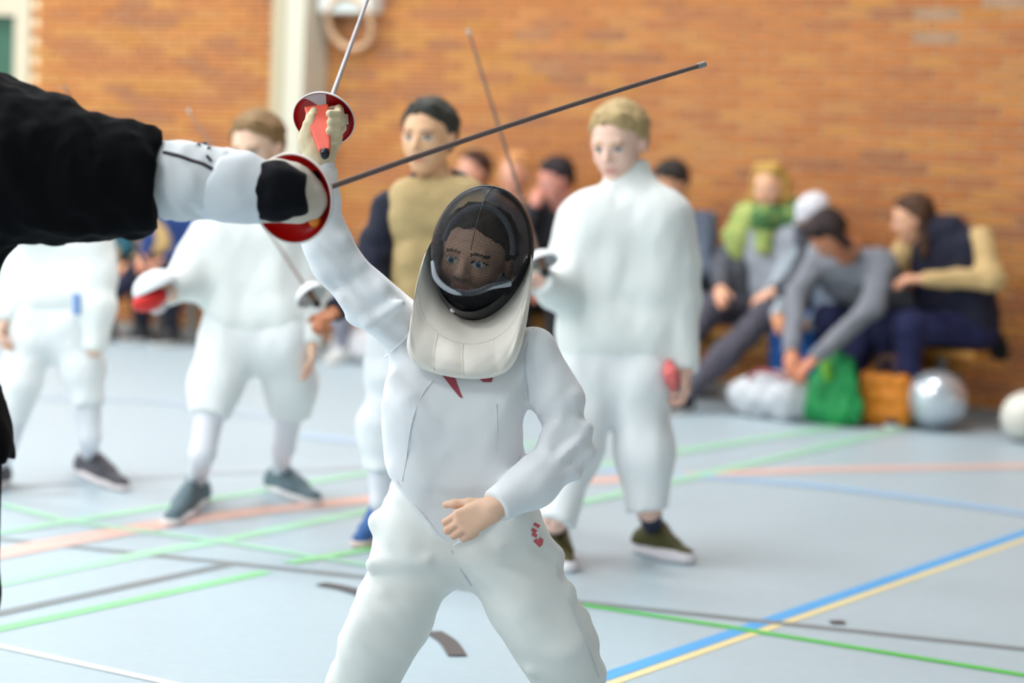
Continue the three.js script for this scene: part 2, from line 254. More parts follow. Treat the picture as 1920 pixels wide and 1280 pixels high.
// hand in metres: wrist at the origin, y along the fingers, z out of the back of the hand, x to the thumb
function handGeometry(M4, skin, { curl = [0.35, 0.5, 0.3], thumb = 0.3, tuck = 0, cell = 0.005, nails = false } = {}) {
  const prims = [cap(V(0, -0.05, 0), V(0, 0.012, 0), 0.024, 0.026)], fingers = [], tips = [];
  [[0.027, 0.089, [0.043, 0.026, 0.02], 0.0094], [0.009, 0.093, [0.047, 0.029, 0.021], 0.0097], [-0.009, 0.089, [0.043, 0.027, 0.02], 0.0093], [-0.026, 0.08, [0.034, 0.021, 0.018], 0.0084]].forEach(([x, y, L, r], i) => {
    prims.push(cap(V(x * 0.7, 0.012, 0), V(x, y, 0.002), 0.0145, 0.0118));
    let p = V(x, y, 0.002), a = 0; const c = curl.map((q) => q * (1 + (i - 1) * 0.05)), g = [];
    L.forEach((len, j) => { a += c[j]; const q = p.clone().add(V(x * 0.06, Math.cos(a) * len, -Math.sin(a) * len)); g.push(cap(p, q, r * (1 - j * 0.06), r * (0.96 - j * 0.07))); p = q; });
    fingers.push({ k: 0.004, prims: g }); tips.push([p, a]);
  });
  const t0 = V(0.016, 0.018, -0.006), t1 = V(0.04, 0.05, -0.012), t2 = t1.clone().add(V(0.016 * Math.cos(tuck), 0.03, -0.03 * Math.sin(tuck) - 0.004)), t3 = t2.clone().add(V(lerp(0.012, -0.008, thumb), 0.019, -0.01 - 0.01 * tuck));
  fingers.push({ k: 0.008, prims: [cap(t0, t1, 0.017, 0.0125), cap(t1, t2, 0.0115, 0.0105), cap(t2, t3, 0.0105, 0.0085)] });
  const f = solid([{ k: 0.013, prims }, ...fingers], 0.0045), s = new THREE.Color(skin), pinkish = s.clone().lerp(new THREE.Color('#d06a55'), 0.28);
  const g = skinOver(f, cell, (x, y, z, c) => { c.copy(s); if (y > 0.075) c.lerp(pinkish, clamp((y - 0.075) * 14 + noise(x * 60, y * 60, z * 60) * 0.1, 0, 1)); }, 0.01);
  return g.applyMatrix4(M4);
}
// a person: joints in metres; garments are solids laid over one continuous body
function person(label, o) {
  const t = thing('person', label, 'person');
  const c = o.cell ?? 0.012, skinColor = new THREE.Color(o.skin), H = o.head;
  const fwd = H.f.clone().normalize(), up0 = (H.u ?? V(0, 1, 0)), side = up0.clone().cross(fwd).normalize(), up = fwd.clone().cross(side).normalize(), HM = frame(H.c, side, up, fwd, H.h);
  const neckTop = H.c.clone().addScaledVector(up, -0.3 * H.h).addScaledVector(fwd, -0.08 * H.h), thin = o.thin ?? 0.7;
  const body = [{ k: 0.06, prims: o.torso.concat(o.pelvis).map(([a, b, r]) => cap(a, b, r * thin)) }, { k: 0.03, prims: [cap(o.neck, neckTop, H.h * 0.25, H.h * 0.2)] }];
  for (const a of o.arms) body.push({ k: 0.03, prims: chain(a.pts.map(([p, r]) => [p, r * (a.bare ? 1 : thin)])) });
  for (const l of o.legs) body.push({ k: 0.04, prims: chain(l.pts.map(([p, r], i) => [p, r * (i > 1 ? 0.5 : thin)])) });
  const list = [skinOver(solid(body, 0.03), c, (x, y, z, k) => k.copy(skinColor)), headGeometry(HM, o.skin, H.brow ?? H.hair ?? '#4a3524', H.iris, H.cell ?? 0.035)];
  for (const a of o.arms) if (a.hand) {
    const h = a.hand, n = a.pts.length, w = a.pts[n - 1][0], y = (h.dir ?? w.clone().sub(a.pts[n - 2][0])).clone().normalize(), z = h.back.clone().addScaledVector(y, -h.back.dot(y)).normalize(), x = y.clone().cross(z); if (h.flip) x.negate();
    const g = handGeometry(frame(w.clone(), x, y, z, h.s ?? 0.85), h.glove ?? o.skin, h);
    if (h.flip) { const id = g.index.array; for (let i = 0; i < id.length; i += 3) { const q = id[i]; id[i] = id[i + 1]; id[i + 1] = q; } g.computeVertexNormals(); }
    if (h.glove) part('glove', g, skinMat, t); else list.push(g);
  }
  part('body', mergeGeometries(list), skinMat, t);
  if (H.hair) part('hair', hairGeometry(HM, H.kind ?? 'short', H.hairCell ?? 0.04), H.hairMat ?? mat(H.hair, 0.75), t, H.hairLabel);
  const m = o.mats, fold = o.fold ?? folds(0.006, 9, 14, 9, o.off ?? 0);
  const torso = { k: 0.07, prims: o.torso.map(([a, b, r, r2]) => cap(a, b, r, r2 ?? r)), cuts: o.hem };
  const sleeve = (a) => { const q = a.pts.slice(0, a.sleeveTo ?? a.pts.length), n = q.length, d = q[n - 1][0].clone().sub(q[n - 2][0]).normalize(); return { k: 0.04, prims: chain(q), cuts: [[q[n - 1][0].clone().addScaledVector(d, 0.012), d]] }; };
  const collar = o.collar ? [{ k: 0.02, prims: [cap(o.neck.clone().lerp(neckTop, -0.1), o.neck.clone().lerp(neckTop, o.collar[0]), o.collar[1], o.collar[1] * 0.92)], cuts: [[o.neck.clone().lerp(neckTop, o.collar[0] + 0.05), neckTop.clone().sub(o.neck).normalize()]] }] : [];
  if (m.sleeve) { part(o.topName ?? 'jacket', skinOver(solid([torso, ...collar], 0.03, fold), c), m.top, t, o.topLabel); o.arms.forEach((a) => part('sleeve', skinOver(solid([sleeve(a)], 0.03, fold), c), m.sleeve, t, o.sleeveLabel)); }
  else part(o.topName ?? 'jacket', skinOver(solid([torso, ...collar, ...o.arms.map(sleeve)], 0.05, fold), c), m.top, t, o.topLabel);
  const leg = (l, last) => { const q = l.pts.slice(0, last), n = q.length, d = q[n - 1][0].clone().sub(q[n - 2][0]).normalize(); return { k: 0.05, prims: chain(q), cuts: [[q[n - 1][0].clone().addScaledVector(d, 0.01), d]] }; };
  part(o.bottomName ?? 'breeches', skinOver(solid([{ k: 0.06, prims: o.pelvis.map(([a, b, r]) => cap(a, b, r)) }, ...o.legs.map((l) => leg(l, l.pantTo))], 0.05, fold), c), m.bottom, t);
  o.legs.forEach((l) => {
    const n = l.pts.length, an = l.pts[n - 1][0];
    if (m.sock) part('sock', skinOver(solid([{ k: 0.02, prims: chain(l.pts.slice(l.pantTo - 1).map(([p, r]) => [p, Math.min(r * 0.85, 0.05) * (o.sockFat ?? 1)])) }]), c * 0.9), m.sock, t);
    if (l.toe) shoe(t, an, l.toe, m.shoe, m.sole, o.footScale ?? 1, c, o.soleH);
  });
  return t;
}
function shoe(t, ankle, toe, upper, sole, s = 1, c = 0.01, sh = 0.026) {
  const floorY = toe.y, d = toe.clone().sub(ankle).setY(0), L = d.length(); d.normalize();
  const heel = V(ankle.x, floorY, ankle.z).addScaledVector(d, -0.035 * s), tip = V(toe.x, floorY, toe.z), up = (p, h) => p.clone().setY(floorY + h);
  const cut = [[up(heel, sh - 0.008), V(0, -1, 0)]];
  const m = part('shoe', skinOver(solid([{ k: 0.04 * s, cuts: [...cut], prims: [cap(up(heel, 0.04 * s), up(tip, 0.022 * s), 0.038 * s, 0.03 * s), cap(up(heel, 0.04 * s), ankle.clone().addScaledVector(d, 0.01), 0.036 * s, 0.037 * s), cap(up(heel.clone().lerp(tip, 0.35), 0.07 * s), up(heel.clone().lerp(tip, 0.62), 0.045 * s), 0.03 * s, 0.028 * s)] }], 0.02), Math.min(c, 0.008)), upper, t);
  part('sole', skinOver(solid([{ k: 0.02, cuts: [[up(heel, sh), V(0, 1, 0)], [up(heel, 0.001), V(0, -1, 0)]], prims: [cap(up(heel, 0.014), up(heel.clone().lerp(tip, 0.7), 0.014), 0.04 * s, 0.045 * s), cap(up(heel.clone().lerp(tip, 0.7), 0.014), up(tip, 0.014), 0.045 * s, 0.034 * s)] }], 0.01), 0.008), sole, m);
}
// fencing epee: bell guard (with lining), blade, grip, pommel
function epee(label, { guard, tip, radius = 0.066, deep = 0.04, outer, lining, bladeMat, gripMat, grip = 0.11, bend = 0, r0 = 0.0055, r1 = 0.003, axis }) {
  const o = thing('fencing_sword', label, 'sword'), n = tip.clone().sub(guard).normalize(), gn = axis ? axis.clone().normalize() : n, q = new THREE.Quaternion().setFromUnitVectors(V(0, 1, 0), gn);
  const prof = (k, dz) => { const a = []; for (let i = 0; i <= 14; i++) { const t = i / 14 * Math.PI * 0.5; a.push(new THREE.Vector2(Math.max(0.0001, Math.sin(t) * radius * k), Math.cos(t) * deep * k + dz)); } return a; };
  const put = (g) => { g.applyQuaternion(q); g.translate(guard.x, guard.y, guard.z); return g; };
  part('guard', put(new THREE.LatheGeometry([...prof(1, 0), ...prof(0.965, 0).reverse()], 48)), outer, o, 'bell guard');
  part('guard_lining', put(new THREE.LatheGeometry(prof(0.96, -0.0005), 48)), lining, o);
  const base = guard.clone().addScaledVector(gn, deep), up = V(0, 1, 0), bow = (t) => base.clone().lerp(tip, t).addScaledVector(up, bend * 4 * t * (1 - t));
  const g = tube([0, 0.25, 0.5, 0.75, 1].map(bow), 1, 40, 8), p = g.attributes.position, cv = new THREE.CatmullRomCurve3([0, 0.25, 0.5, 0.75, 1].map(bow));
  for (let i = 0; i <= 40; i++) { const c = cv.getPointAt(i / 40), r = lerp(r0, r1, i / 40); for (let j = 0; j <= 8; j++) { const k = i * 9 + j; p.setXYZ(k, c.x + (p.getX(k) - c.x) * r, c.y + (p.getY(k) - c.y) * r, c.z + (p.getZ(k) - c.z) * r); } }
  g.computeVertexNormals(); const b = part('blade', g, bladeMat, o); part('tip', rod(tip.clone().addScaledVector(n, -0.016), tip.clone().addScaledVector(n, 0.004), r1 * 1.35, r1 * 1.35), M.greyMetal, b);
  if (gripMat) { const e = guard.clone().addScaledVector(n, -grip); part('grip', rod(guard.clone().addScaledVector(n, deep * 0.9), e, 0.013, 0.011, 12), gripMat, o); part('pommel', ball(e, 0.014), M.blackGloss, o); }
  return o;
}
// ---------------------------------------------------------------- the masked boy in front
const away = BACK.clone().negate(), toCam = BACK.clone();
const D0 = 4.5, PX = D0 / FOCAL, px = (n) => n * PX;
const hp = (u, v, dz = 0) => P(u, v, D0 + dz);
const heroGroups = (() => {
  const r = (u0, u1, v, rad, dz = 0, rad2) => cap(hp(u0, v, dz), hp(u1, v, dz), px(rad), px(rad2 ?? rad));
  const torso = { k: 0.05, prims: [r(796, 950, 640, 50, 0.065, 46), r(796, 930, 690, 68, 0.015), r(795, 910, 760, 75), r(794, 904, 830, 76), r(806, 910, 905, 74), r(792, 936, 975, 76, 0.02), r(800, 930, 1010, 70, 0.03)] };
  const armA = { k: 0.035, prims: chain([[hp(750, 612, 0.012), px(57)], [hp(690, 560, -0.01), px(47)], [hp(626, 487, -0.02), px(43)], [hp(606, 440, -0.03), px(38)], [hp(598, 372, -0.05), px(33)], [hp(600, 318, -0.06), px(27)]]) };
  const armB = { join: 0.012, k: 0.035, prims: chain([[hp(998, 662), px(50)], [hp(1040, 742, -0.01), px(45)], [hp(1066, 843, -0.03), px(45)], [hp(1000, 905, -0.09), px(40)], [hp(934, 948, -0.14), px(33)]]), cuts: [[hp(930, 951, -0.143), hp(934, 948, -0.14).sub(hp(1000, 905, -0.09)).normalize()]] };
  return { torso, armA, armB };
})();
const heroFold = (() => {
  const A = hp(690, 560), B = hp(1060, 830, -0.03), C = hp(1010, 790);
  return (x, y, z) => {
    const near = (p, s) => Math.exp(-((x - p.x) ** 2 + (y - p.y) ** 2 + (z - p.z) ** 2) / (s * s));
    const sx = x * RIGHT.x + y * RIGHT.y + z * RIGHT.z, sy = x * UP.x + y * UP.y + z * UP.z, sz = x * BACK.x + y * BACK.y + z * BACK.z;
    const base = 0.0034 * noise((sx + sy * 0.6) * 6, (sy - sx * 0.6) * 5, sz * 5) + 0.0009 * noise(sx * 15, sy * 12, sz * 12);
    const fa = near(A, 0.13) * 0.01 * noise((sx - sy) * 4, (sx + sy) * 20, sz * 7), fb = near(B, 0.1) * 0.01 * noise((sx + sy) * 6, (sx - sy) * 17, sz * 6) + near(C, 0.09) * 0.006 * noise(sx * 20, sy * 9, sz * 9);
    return base + fa + fb;
  };
})();
// V-shaped lower hem of the jacket, in the boy's own frontal plane
const hemA = hp(740, 895), hemV = hp(846, 1028), hemB = hp(948, 972);
const hemCut = (a, b) => { const d = b.clone().sub(a), n = d.cross(toCam).normalize(); return [a, n.dot(UP) > 0 ? n.negate() : n]; };
const heroTorso = { ...heroGroups.torso, cuts: [hemCut(hemA, hemV), hemCut(hemV, hemB)] };
const jacketRidges = { join: 0.022, k: 0.01, prims: [...chain([[hp(738, 706, -0.045), px(9)], [hp(770, 745, -0.066), px(9)], [hp(815, 800, -0.072), px(4)]]), ...chain([[hp(728, 760, -0.03), px(9)], [hp(770, 810, -0.066), px(7)], [hp(830, 850, -0.074), px(3)]]), ...chain([[hp(980, 690, -0.04), px(8)], [hp(945, 760, -0.066), px(6)], [hp(915, 830, -0.072), px(3)]]), ...chain([[hp(745, 880, -0.04), px(9)], [hp(800, 905, -0.068), px(7)], [hp(880, 915, -0.072), px(3)]]),
  cap(hp(1022, 812, -0.055), hp(1092, 800, -0.05), px(7), px(9)), cap(hp(1025, 842, -0.075), hp(1100, 850, -0.055), px(7), px(9)), cap(hp(1030, 868, -0.09), hp(1085, 895, -0.075), px(6), px(8)), cap(hp(1008, 775, -0.045), hp(1070, 745, -0.045), px(6), px(8)), cap(hp(650, 555, -0.05), hp(712, 545, -0.055), px(7), px(9)), cap(hp(610, 512, -0.05), hp(668, 500, -0.055), px(6), px(9)), cap(hp(690, 610, -0.055), hp(752, 570, -0.07), px(8), px(8)), cap(hp(592, 470, -0.055), hp(640, 450, -0.06), px(6), px(7))] };
const jacketField = solid([heroTorso, heroGroups.armA, heroGroups.armB, jacketRidges], 0.035, heroFold);
const breechPrims = {
  pelvis: { k: 0.05, prims: [cap(hp(800, 920, 0.03), hp(915, 920, 0.03), px(69)), cap(hp(796, 985, 0.03), hp(932, 985, 0.03), px(77)), cap(hp(786, 1025, 0.03), hp(945, 1025, 0.03), px(80))] },
  legA: { k: 0.045, prims: chain([[hp(782, 1035, 0.02), px(78)], [hp(735, 1150, 0), px(68)], [hp(704, 1222, -0.01), px(60)], [hp(676, 1290, 0.02), px(56)], [hp(658, 1335, 0.03), px(48)]]) },
  legB: { k: 0.045, prims: chain([[hp(944, 1035, 0.02), px(82)], [hp(1000, 1140, 0), px(74)], [hp(1040, 1210, -0.01), px(66)], [hp(1072, 1285, 0.02), px(57)], [hp(1084, 1312, 0.03), px(48)]]) },
  ridges: { join: 0.02, k: 0.02, prims: [cap(hp(1000, 1255, -0.055), hp(1095, 1232, -0.03), px(9), px(13)), cap(hp(955, 1110, -0.06), hp(1060, 1105, -0.03), px(8), px(13)), cap(hp(670, 1205, -0.05), hp(760, 1225, -0.05), px(10), px(8)), cap(hp(700, 1060, -0.04), hp(800, 1050, -0.07), px(14), px(8)), cap(hp(660, 1260, -0.03), hp(725, 1262, -0.035), px(10), px(9)), cap(hp(968, 978, -0.045), hp(1034, 1040, 0.0), px(16), px(22)), cap(hp(940, 1030, -0.06), hp(1030, 1062, -0.02), px(12), px(14)), cap(hp(712, 985, 0), hp(770, 1020, -0.055), px(22), px(12)), cap(hp(1010, 1170, -0.06), hp(1086, 1152, -0.01), px(12), px(16)), cap(hp(1040, 1238, -0.05), hp(1112, 1205, 0), px(11), px(14)), cap(hp(725, 1110, -0.055), hp(845, 1085, -0.03), px(14), px(9))] },
};
const breechField = solid([breechPrims.pelvis, breechPrims.legA, breechPrims.legB, breechPrims.ridges], 0.04, (x, y, z) => { const sx = x * RIGHT.x + z * RIGHT.z, sz = x * BACK.x + z * BACK.z; return 0.0048 * noise(sx * 6 + y * 4, y * 9 - sx * 3, sz * 6) + 0.002 * noise(sx * 11, y * 22 + sx * 10, sz * 11); });
const Fwd = toCam.clone().multiplyScalar(0.93).addScaledVector(RIGHT, -0.26).addScaledVector(UP, -0.12).normalize();   // where the boy looks
const Tilt = UP.clone().addScaledVector(RIGHT, 0.2).normalize(), hSide = Tilt.clone().cross(Fwd).normalize(), hUp = Fwd.clone().cross(hSide).normalize();
const headC = hp(891, 486, 0.052);
{
  const t = thing('person', 'young fencer in white jacket and breeches with black mesh mask, sword arm raised', 'person');
  const thin = 0.72, sh = (g) => ({ k: g.k, prims: g.prims.map((p) => ({ ...p, ra: p.ra * thin, rb: p.rb * thin })) });
  const footA = FL(600, 1452), footB = FL(1130, 1440), ankA = footA.clone().lerp(hp(658, 1335, 0.03), 0.22).setY(0.085), ankB = footB.clone().lerp(hp(1084, 1312, 0.03), 0.2).setY(0.085);
  const skin = new THREE.Color(SKIN.fair);
  const bodyField = solid([sh(heroGroups.torso), sh(heroGroups.armA), sh(heroGroups.armB), sh(breechPrims.pelvis), sh(breechPrims.legA), sh(breechPrims.legB), { k: 0.03, prims: [cap(hp(872, 640, 0.06), hp(892, 560, 0.085), 0.045, 0.042), cap(hp(658, 1335, 0.03), ankA, 0.042, 0.03), cap(hp(1084, 1312, 0.03), ankB, 0.042, 0.03)] }], 0.03);
  const HM = frame(headC, hSide, hUp, Fwd, 0.214);
  const hy = hp(862, 986, -0.155).sub(hp(934, 948, -0.14)).normalize(), hz0 = toCam.clone().addScaledVector(UP, 0.25), hz = hz0.addScaledVector(hy, -hz0.dot(hy)).normalize(), hx = hy.clone().cross(hz);
  const hand = handGeometry(frame(hp(930, 950, -0.145), hx, hy, hz, 0.83), SKIN.fair, { curl: [0.8, 1.5, 1.0], thumb: 0.1, tuck: 0.1, cell: 0.003 });
  part('body', mergeGeometries([skinOver(bodyField, 0.012, (x, y, z, c) => c.copy(skin)), headGeometry(HM, SKIN.fair, '#5a4530', '#5f7f94', 0.016), hand]), skinMat, t);
  part('hair', hairGeometry(HM, 'short', 0.03), mat('#4b3a2a', 0.8), t);
  const jk = part('jacket', skinOver(jacketField, 0.0052), M.white, t);
  const br = part('breeches', skinOver(breechField, 0.0058), mat('#f2f3ef', 0.82), t);
  const thread = mat('#dde0e6', 0.9), piping = mat('#f6f7fa', 0.85);
  seam(jacketField, [[813, 712], [795, 735], [778, 772], [768, 815], [762, 860], [754, 902]], 0.0013, 4.2, 4.7, jk, thread);
  seam(jacketField, [[722, 669], [738, 655], [754, 641], [768, 625]], 0.003, 4.2, 4.7, jk, piping); seam(jacketField, [[1000, 615], [988, 650], [984, 700], [990, 752]], 0.0014, 4.2, 4.7, jk, thread);
  seam(jacketField, [[931, 757], [932, 800], [930, 848]], 0.0011, 4.2, 4.7, jk, thread); 
  seam(jacketField, [[744, 902], [790, 962], [843, 1024]], 0.0022, 4.2, 4.75, jk, piping, 'hem'); seam(jacketField, [[848, 1024], [884, 1003], [930, 980]], 0.0022, 4.2, 4.75, jk, piping, 'hem');
  seam(breechField, [[846, 1032], [868, 1075], [884, 1098]], 0.0016, 4.2, 4.75, br, thread); seam(breechField, [[1044, 1060], [1068, 1130], [1100, 1200], [1124, 1270]], 0.0014, 4.2, 4.8, br, thread);
  // red print on the chest, partly under the bib, and on the hip
  const red = mat('#b04e5c', 0.85), redHip = mat('#dc6a70', 0.85);
  part('chest_print', patch(jacketField, [[[822, 694], [836, 712], [850, 730], [862, 744]], [[850, 700], [856, 716], [862, 732], [868, 746]]], 4.2, 4.7), red, jk, 'dark red print'); part('chest_print', patch(jacketField, [[[896, 708], [906, 716]], [[925, 704], [922, 716]]], 4.2, 4.7), red, jk, 'dark red print');
  [[[1000, 984], [1010, 990], [1013, 984], [1003, 979]], [[996, 994], [1004, 1000], [1008, 994], [999, 989]], [[997, 1004], [1006, 1008], [1008, 1002], [999, 998]], [[1000, 1014], [1012, 1026], [1018, 1020], [1006, 1009]], [[1010, 1012], [1018, 1019], [1019, 1011], [1013, 1007]]].forEach((q) => part('hip_print', patch(breechField, [[q[0], q[1]], [q[3], q[2]]], 4.2, 4.8, 0.001, 3), redHip, br, 'red letters'));
  // tied lace at the waist
  part('lace', mergeGeometries([tube([hp(972, 872, -0.03), hp(985, 850, -0.05), hp(998, 862, -0.05), hp(990, 885, -0.05), hp(974, 876, -0.04)], 0.0016, 30, 5), tube([hp(974, 874, -0.03), hp(978, 895, -0.05), hp(970, 915, -0.05)], 0.0016, 16, 5)]), piping, jk);
  // socks and shoes (below the picture)
  for (const [a, foot, k] of [[ankA, footA, hp(658, 1335, 0.03)], [ankB, footB, hp(1084, 1312, 0.03)]]) { part('sock', skinOver(solid([{ k: 0.02, prims: chain([[k.clone().lerp(a, -0.1), 0.046], [k.clone().lerp(a, 0.45), 0.044], [a, 0.034]]) }]), 0.008), mat('#1c2a24', 0.9), t); shoe(t, a, foot.clone().addScaledVector(toCam.clone().setY(0), 0.11).setY(0), mat('#23262b', 0.6), mat('#e8e8e6', 0.6), 0.9, 0.008); }
  // glove on the sword hand: heel and thumb on one side of the grip, four fingers closed round it from the other
  const gl = (u, v, dz, r) => [hp(u, v, dz), px(r)];
  const glove = solid([{ k: 0.014, prims: [...chain([gl(600, 330, -0.06, 25), gl(596, 300, -0.065, 24), gl(588, 272, -0.065, 22)]), ...chain([gl(592, 280, -0.07, 20), gl(578, 258, -0.07, 15), gl(577, 236, -0.075, 11)]), ...chain([gl(610, 290, -0.06, 18), gl(622, 262, -0.05, 16), gl(618, 235, -0.03, 20)])] },
    ...[[612, 208, 636, 205, 632, 214, 8.5], [612, 221, 641, 222, 634, 230, 9], [612, 236, 640, 240, 632, 246, 9], [612, 250, 633, 256, 625, 262, 8.5]].map(([a, b, c, d, e, f, r]) => ({ k: 0.004, prims: chain([gl(a, b, -0.02, r), gl(c, d, -0.045, r), gl(e, f, -0.085, r * 0.92), gl(e - 14, f - 1, -0.098, r * 0.85)]) })),
    { k: 0.004, prims: chain([gl(580, 240, -0.075, 11), gl(583, 220, -0.07, 9), gl(588, 208, -0.06, 8)]) }], 0.006, (x, y, z) => 0.0012 * noise(x * 45, y * 45, z * 45));
  part('glove', skinOver(glove, 0.0035), mat('#e3d0aa', 0.75), t, 'cream leather glove');
  part('glove_cuff', skinOver(solid([{ k: 0.01, prims: chain([gl(600, 372, -0.05, 31), gl(603, 325, -0.06, 29.5)]), cuts: [[hp(603, 312, -0.06), UP.clone()], [hp(600, 398, -0.05), UP.clone().negate()]] }], 0.01, (x, y, z) => 0.0012 * noise(x * 20, y * 60, z * 20)), 0.005), mat('#f1ece4', 0.8), t, 'white glove cuff');
}
// the boy's mask
{
  const o = thing('fencing_mask', 'black wire mesh fencing mask with white quilted bib on the foremost boy', 'mask');
  const c = hp(903, 473, 0.03), f = toCam.clone().multiplyScalar(0.965).addScaledVector(RIGHT, -0.16).addScaledVector(UP, -0.1).normalize(), u0 = UP.clone().addScaledVector(RIGHT, 0.2), s = u0.clone().cross(f).normalize(), u = f.clone().cross(s).normalize();
  const A = 0.101, Bm = 0.134, Dp = 0.125, W = 0.97;
  const at = (x, y, z) => c.clone().addScaledVector(s, x).addScaledVector(u, y).addScaledVector(f, z);
  const dome = (p, q, k = 1) => { const rho = Math.min(1, Math.hypot(p, q)), a = rho * Math.PI / 2 * W, w = rho > 1e-6 ? Math.sin(a) / rho : 1, nar = 1 - 0.1 * Math.max(0, -q); return at(A * p * w * k * nar, Bm * q * w * k, (Dp * Math.pow(Math.cos(a), 0.8) + 0.007 * Math.exp(-Math.abs(p) * 7) * Math.cos(a)) * k); };
  const wires = [], N = 46, Mw = 62, wire = (fn, n) => { const pts = []; for (let i = 0; i <= n; i++) pts.push(fn(i / n)); wires.push(tube(pts, 0.0005, n, 4)); };
  for (let i = -N; i <= N; i++) { const p = i / (N + 0.5), e = Math.sqrt(1 - p * p); wire((t) => dome(p, lerp(-e, e, t)), 34); }
  for (let j = -Mw; j <= Mw; j++) { const q = j / (Mw + 0.5), e = Math.sqrt(1 - q * q); wire((t) => dome(lerp(-e, e, t), q, 1.003), 30); }
  const wm = part('wire_mesh', mergeGeometries(wires), mat('#24262c', 0.32, { metalness: 0.6 }), o, 'black woven wire mesh'); wm.userData.kind = 'stuff';
  part('mesh_ridge', tube(Array.from({ length: 20 }, (_, i) => dome(0, lerp(0.98, 0.06, i / 19), 1.006)), 0.0012, 40, 5), M.blackGloss, o);
  // side shell behind the mesh and the rim
  const ring = (k, z, n = 64) => Array.from({ length: n }, (_, i) => { const a = i / n * Math.PI * 2, q = Math.sin(a), nar = 1 - 0.1 * Math.max(0, -q); return at(A * Math.cos(a) * k * nar, Bm * q * k, z); });
  const loft = (rings) => { const n = rings[0].length, pos = [], idx = []; rings.forEach((r) => r.forEach((p) => pos.push(p.x, p.y, p.z))); for (let i = 0; i + 1 < rings.length; i++) for (let j = 0; j < n; j++) { const a = i * n + j, b = i * n + (j + 1) % n; idx.push(a, b, a + n, b, b + n, a + n); } const g = new THREE.BufferGeometry(); g.setAttribute('position', new THREE.Float32BufferAttribute(pos, 3)); g.setIndex(idx); g.computeVertexNormals(); return g; };
  part('rim', tube(ring(1.0, 0.004), 0.0052, 128, 10, true), mat('#15171f', 0.3), o, 'glossy black rim');
  // broad black chin band along the lower edge
  const band = []; const prof = [[1.035, -0.012], [1.05, 0.0], [1.05, 0.016], [1.02, 0.034], [0.96, 0.06], [0.88, 0.084], [0.855, 0.088], [0.93, 0.03], [1.0, -0.01]];
  prof.forEach(([k, z]) => { const row = []; for (let i = 0; i <= 48; i++) { const a = Math.PI * (0.98 + 1.04 * i / 48), w = Math.pow(Math.sin(Math.PI * i / 48), 0.6), q = Math.sin(a), kk = lerp(1.0 + (k - 1) * 0.3, k, w), zz = lerp(z * 0.25, z, w); row.push(at(A * Math.cos(a) * kk * (1 - 0.1 * Math.max(0, -q)), Bm * q * kk, zz)); } band.push(row); });
  { const pos = [], idx = [], n = 49; band.forEach((r) => r.forEach((p) => pos.push(p.x, p.y, p.z))); for (let i = 0; i + 1 < band.length; i++) for (let j = 0; j < 48; j++) { const a = i * n + j; idx.push(a, a + 1, a + n, a + 1, a + n + 1, a + n); } const g = new THREE.BufferGeometry(); g.setAttribute('position', new THREE.Float32BufferAttribute(pos, 3)); g.setIndex(idx); g.computeVertexNormals(); part('chin_band', g, mat('#12141d', 0.28, { side: THREE.DoubleSide }), o, 'glossy black chin band'); }
  part('stud', ball(at(-0.028, -0.121, 0.06), 0.0055, 0.0055, 0.0055), mat('#e6e6e4', 0.3), o, 'white stud');
  // shell over the back of the head and padding inside
  part('back_shell', loft([ring(1.0, 0), ring(1.02, -0.03), ring(0.98, -0.06)]), mat('#14161d', 0.4, { side: THREE.DoubleSide }), o);
  const pad = (z, k, y0, y1) => tube(Array.from({ length: 24 }, (_, i) => { const a = lerp(y0, y1, i / 23); return at(A * 0.9 * Math.cos(a) * k, Bm * Math.sin(a) * k * 0.9, z); }), 0.006, 40, 8);
  part('forehead_pad', pad(0.05, 0.8, 0.12, 3.0), mat('#7d8086', 0.8), o, 'grey forehead padding edge');
  part('chin_pad', tube([at(-0.082, -0.03, 0.07), at(-0.066, -0.062, 0.088), at(-0.03, -0.078, 0.1), at(0.012, -0.074, 0.102), at(0.05, -0.054, 0.094), at(0.08, -0.044, 0.07)], 0.0065, 40, 8), mat('#a4aab2', 0.6), o, 'pale padding edge under the nose');
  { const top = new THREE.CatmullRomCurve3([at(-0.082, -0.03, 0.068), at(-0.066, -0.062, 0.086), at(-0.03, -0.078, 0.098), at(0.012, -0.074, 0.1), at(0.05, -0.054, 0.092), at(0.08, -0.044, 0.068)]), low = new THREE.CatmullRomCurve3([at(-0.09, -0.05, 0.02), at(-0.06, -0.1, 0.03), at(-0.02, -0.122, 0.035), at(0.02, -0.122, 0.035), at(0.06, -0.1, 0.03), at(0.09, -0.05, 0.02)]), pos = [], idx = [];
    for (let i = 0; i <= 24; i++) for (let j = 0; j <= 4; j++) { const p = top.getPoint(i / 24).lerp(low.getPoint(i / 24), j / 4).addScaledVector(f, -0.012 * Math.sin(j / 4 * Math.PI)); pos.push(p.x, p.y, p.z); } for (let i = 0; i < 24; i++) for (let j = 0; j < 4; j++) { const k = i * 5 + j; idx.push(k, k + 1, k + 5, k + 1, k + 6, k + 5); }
    const g = new THREE.BufferGeometry(); g.setAttribute('position', new THREE.Float32BufferAttribute(pos, 3)); g.setIndex(idx); g.computeVertexNormals(); part('lining', g, mat('#3a332a', 0.9, { side: THREE.DoubleSide }), o, 'dark sheet added to darken the bib interior below the padding'); }  // added sheet; the dark of the bib interior is put into its colour
  // quilted bib
  const N1 = 72, N2 = 18, edge = new THREE.CatmullRomCurve3([[789, 545, 0.01], [775, 605, -0.05], [767, 652, -0.085], [782, 680, -0.088], [815, 695, -0.092], [850, 703, -0.095], [890, 706, -0.095], [925, 702, -0.092], [952, 688, -0.088], [970, 655, -0.085], [982, 605, -0.045], [990, 550, 0.01]].map(([p, q, z]) => hp(p, q, z)));
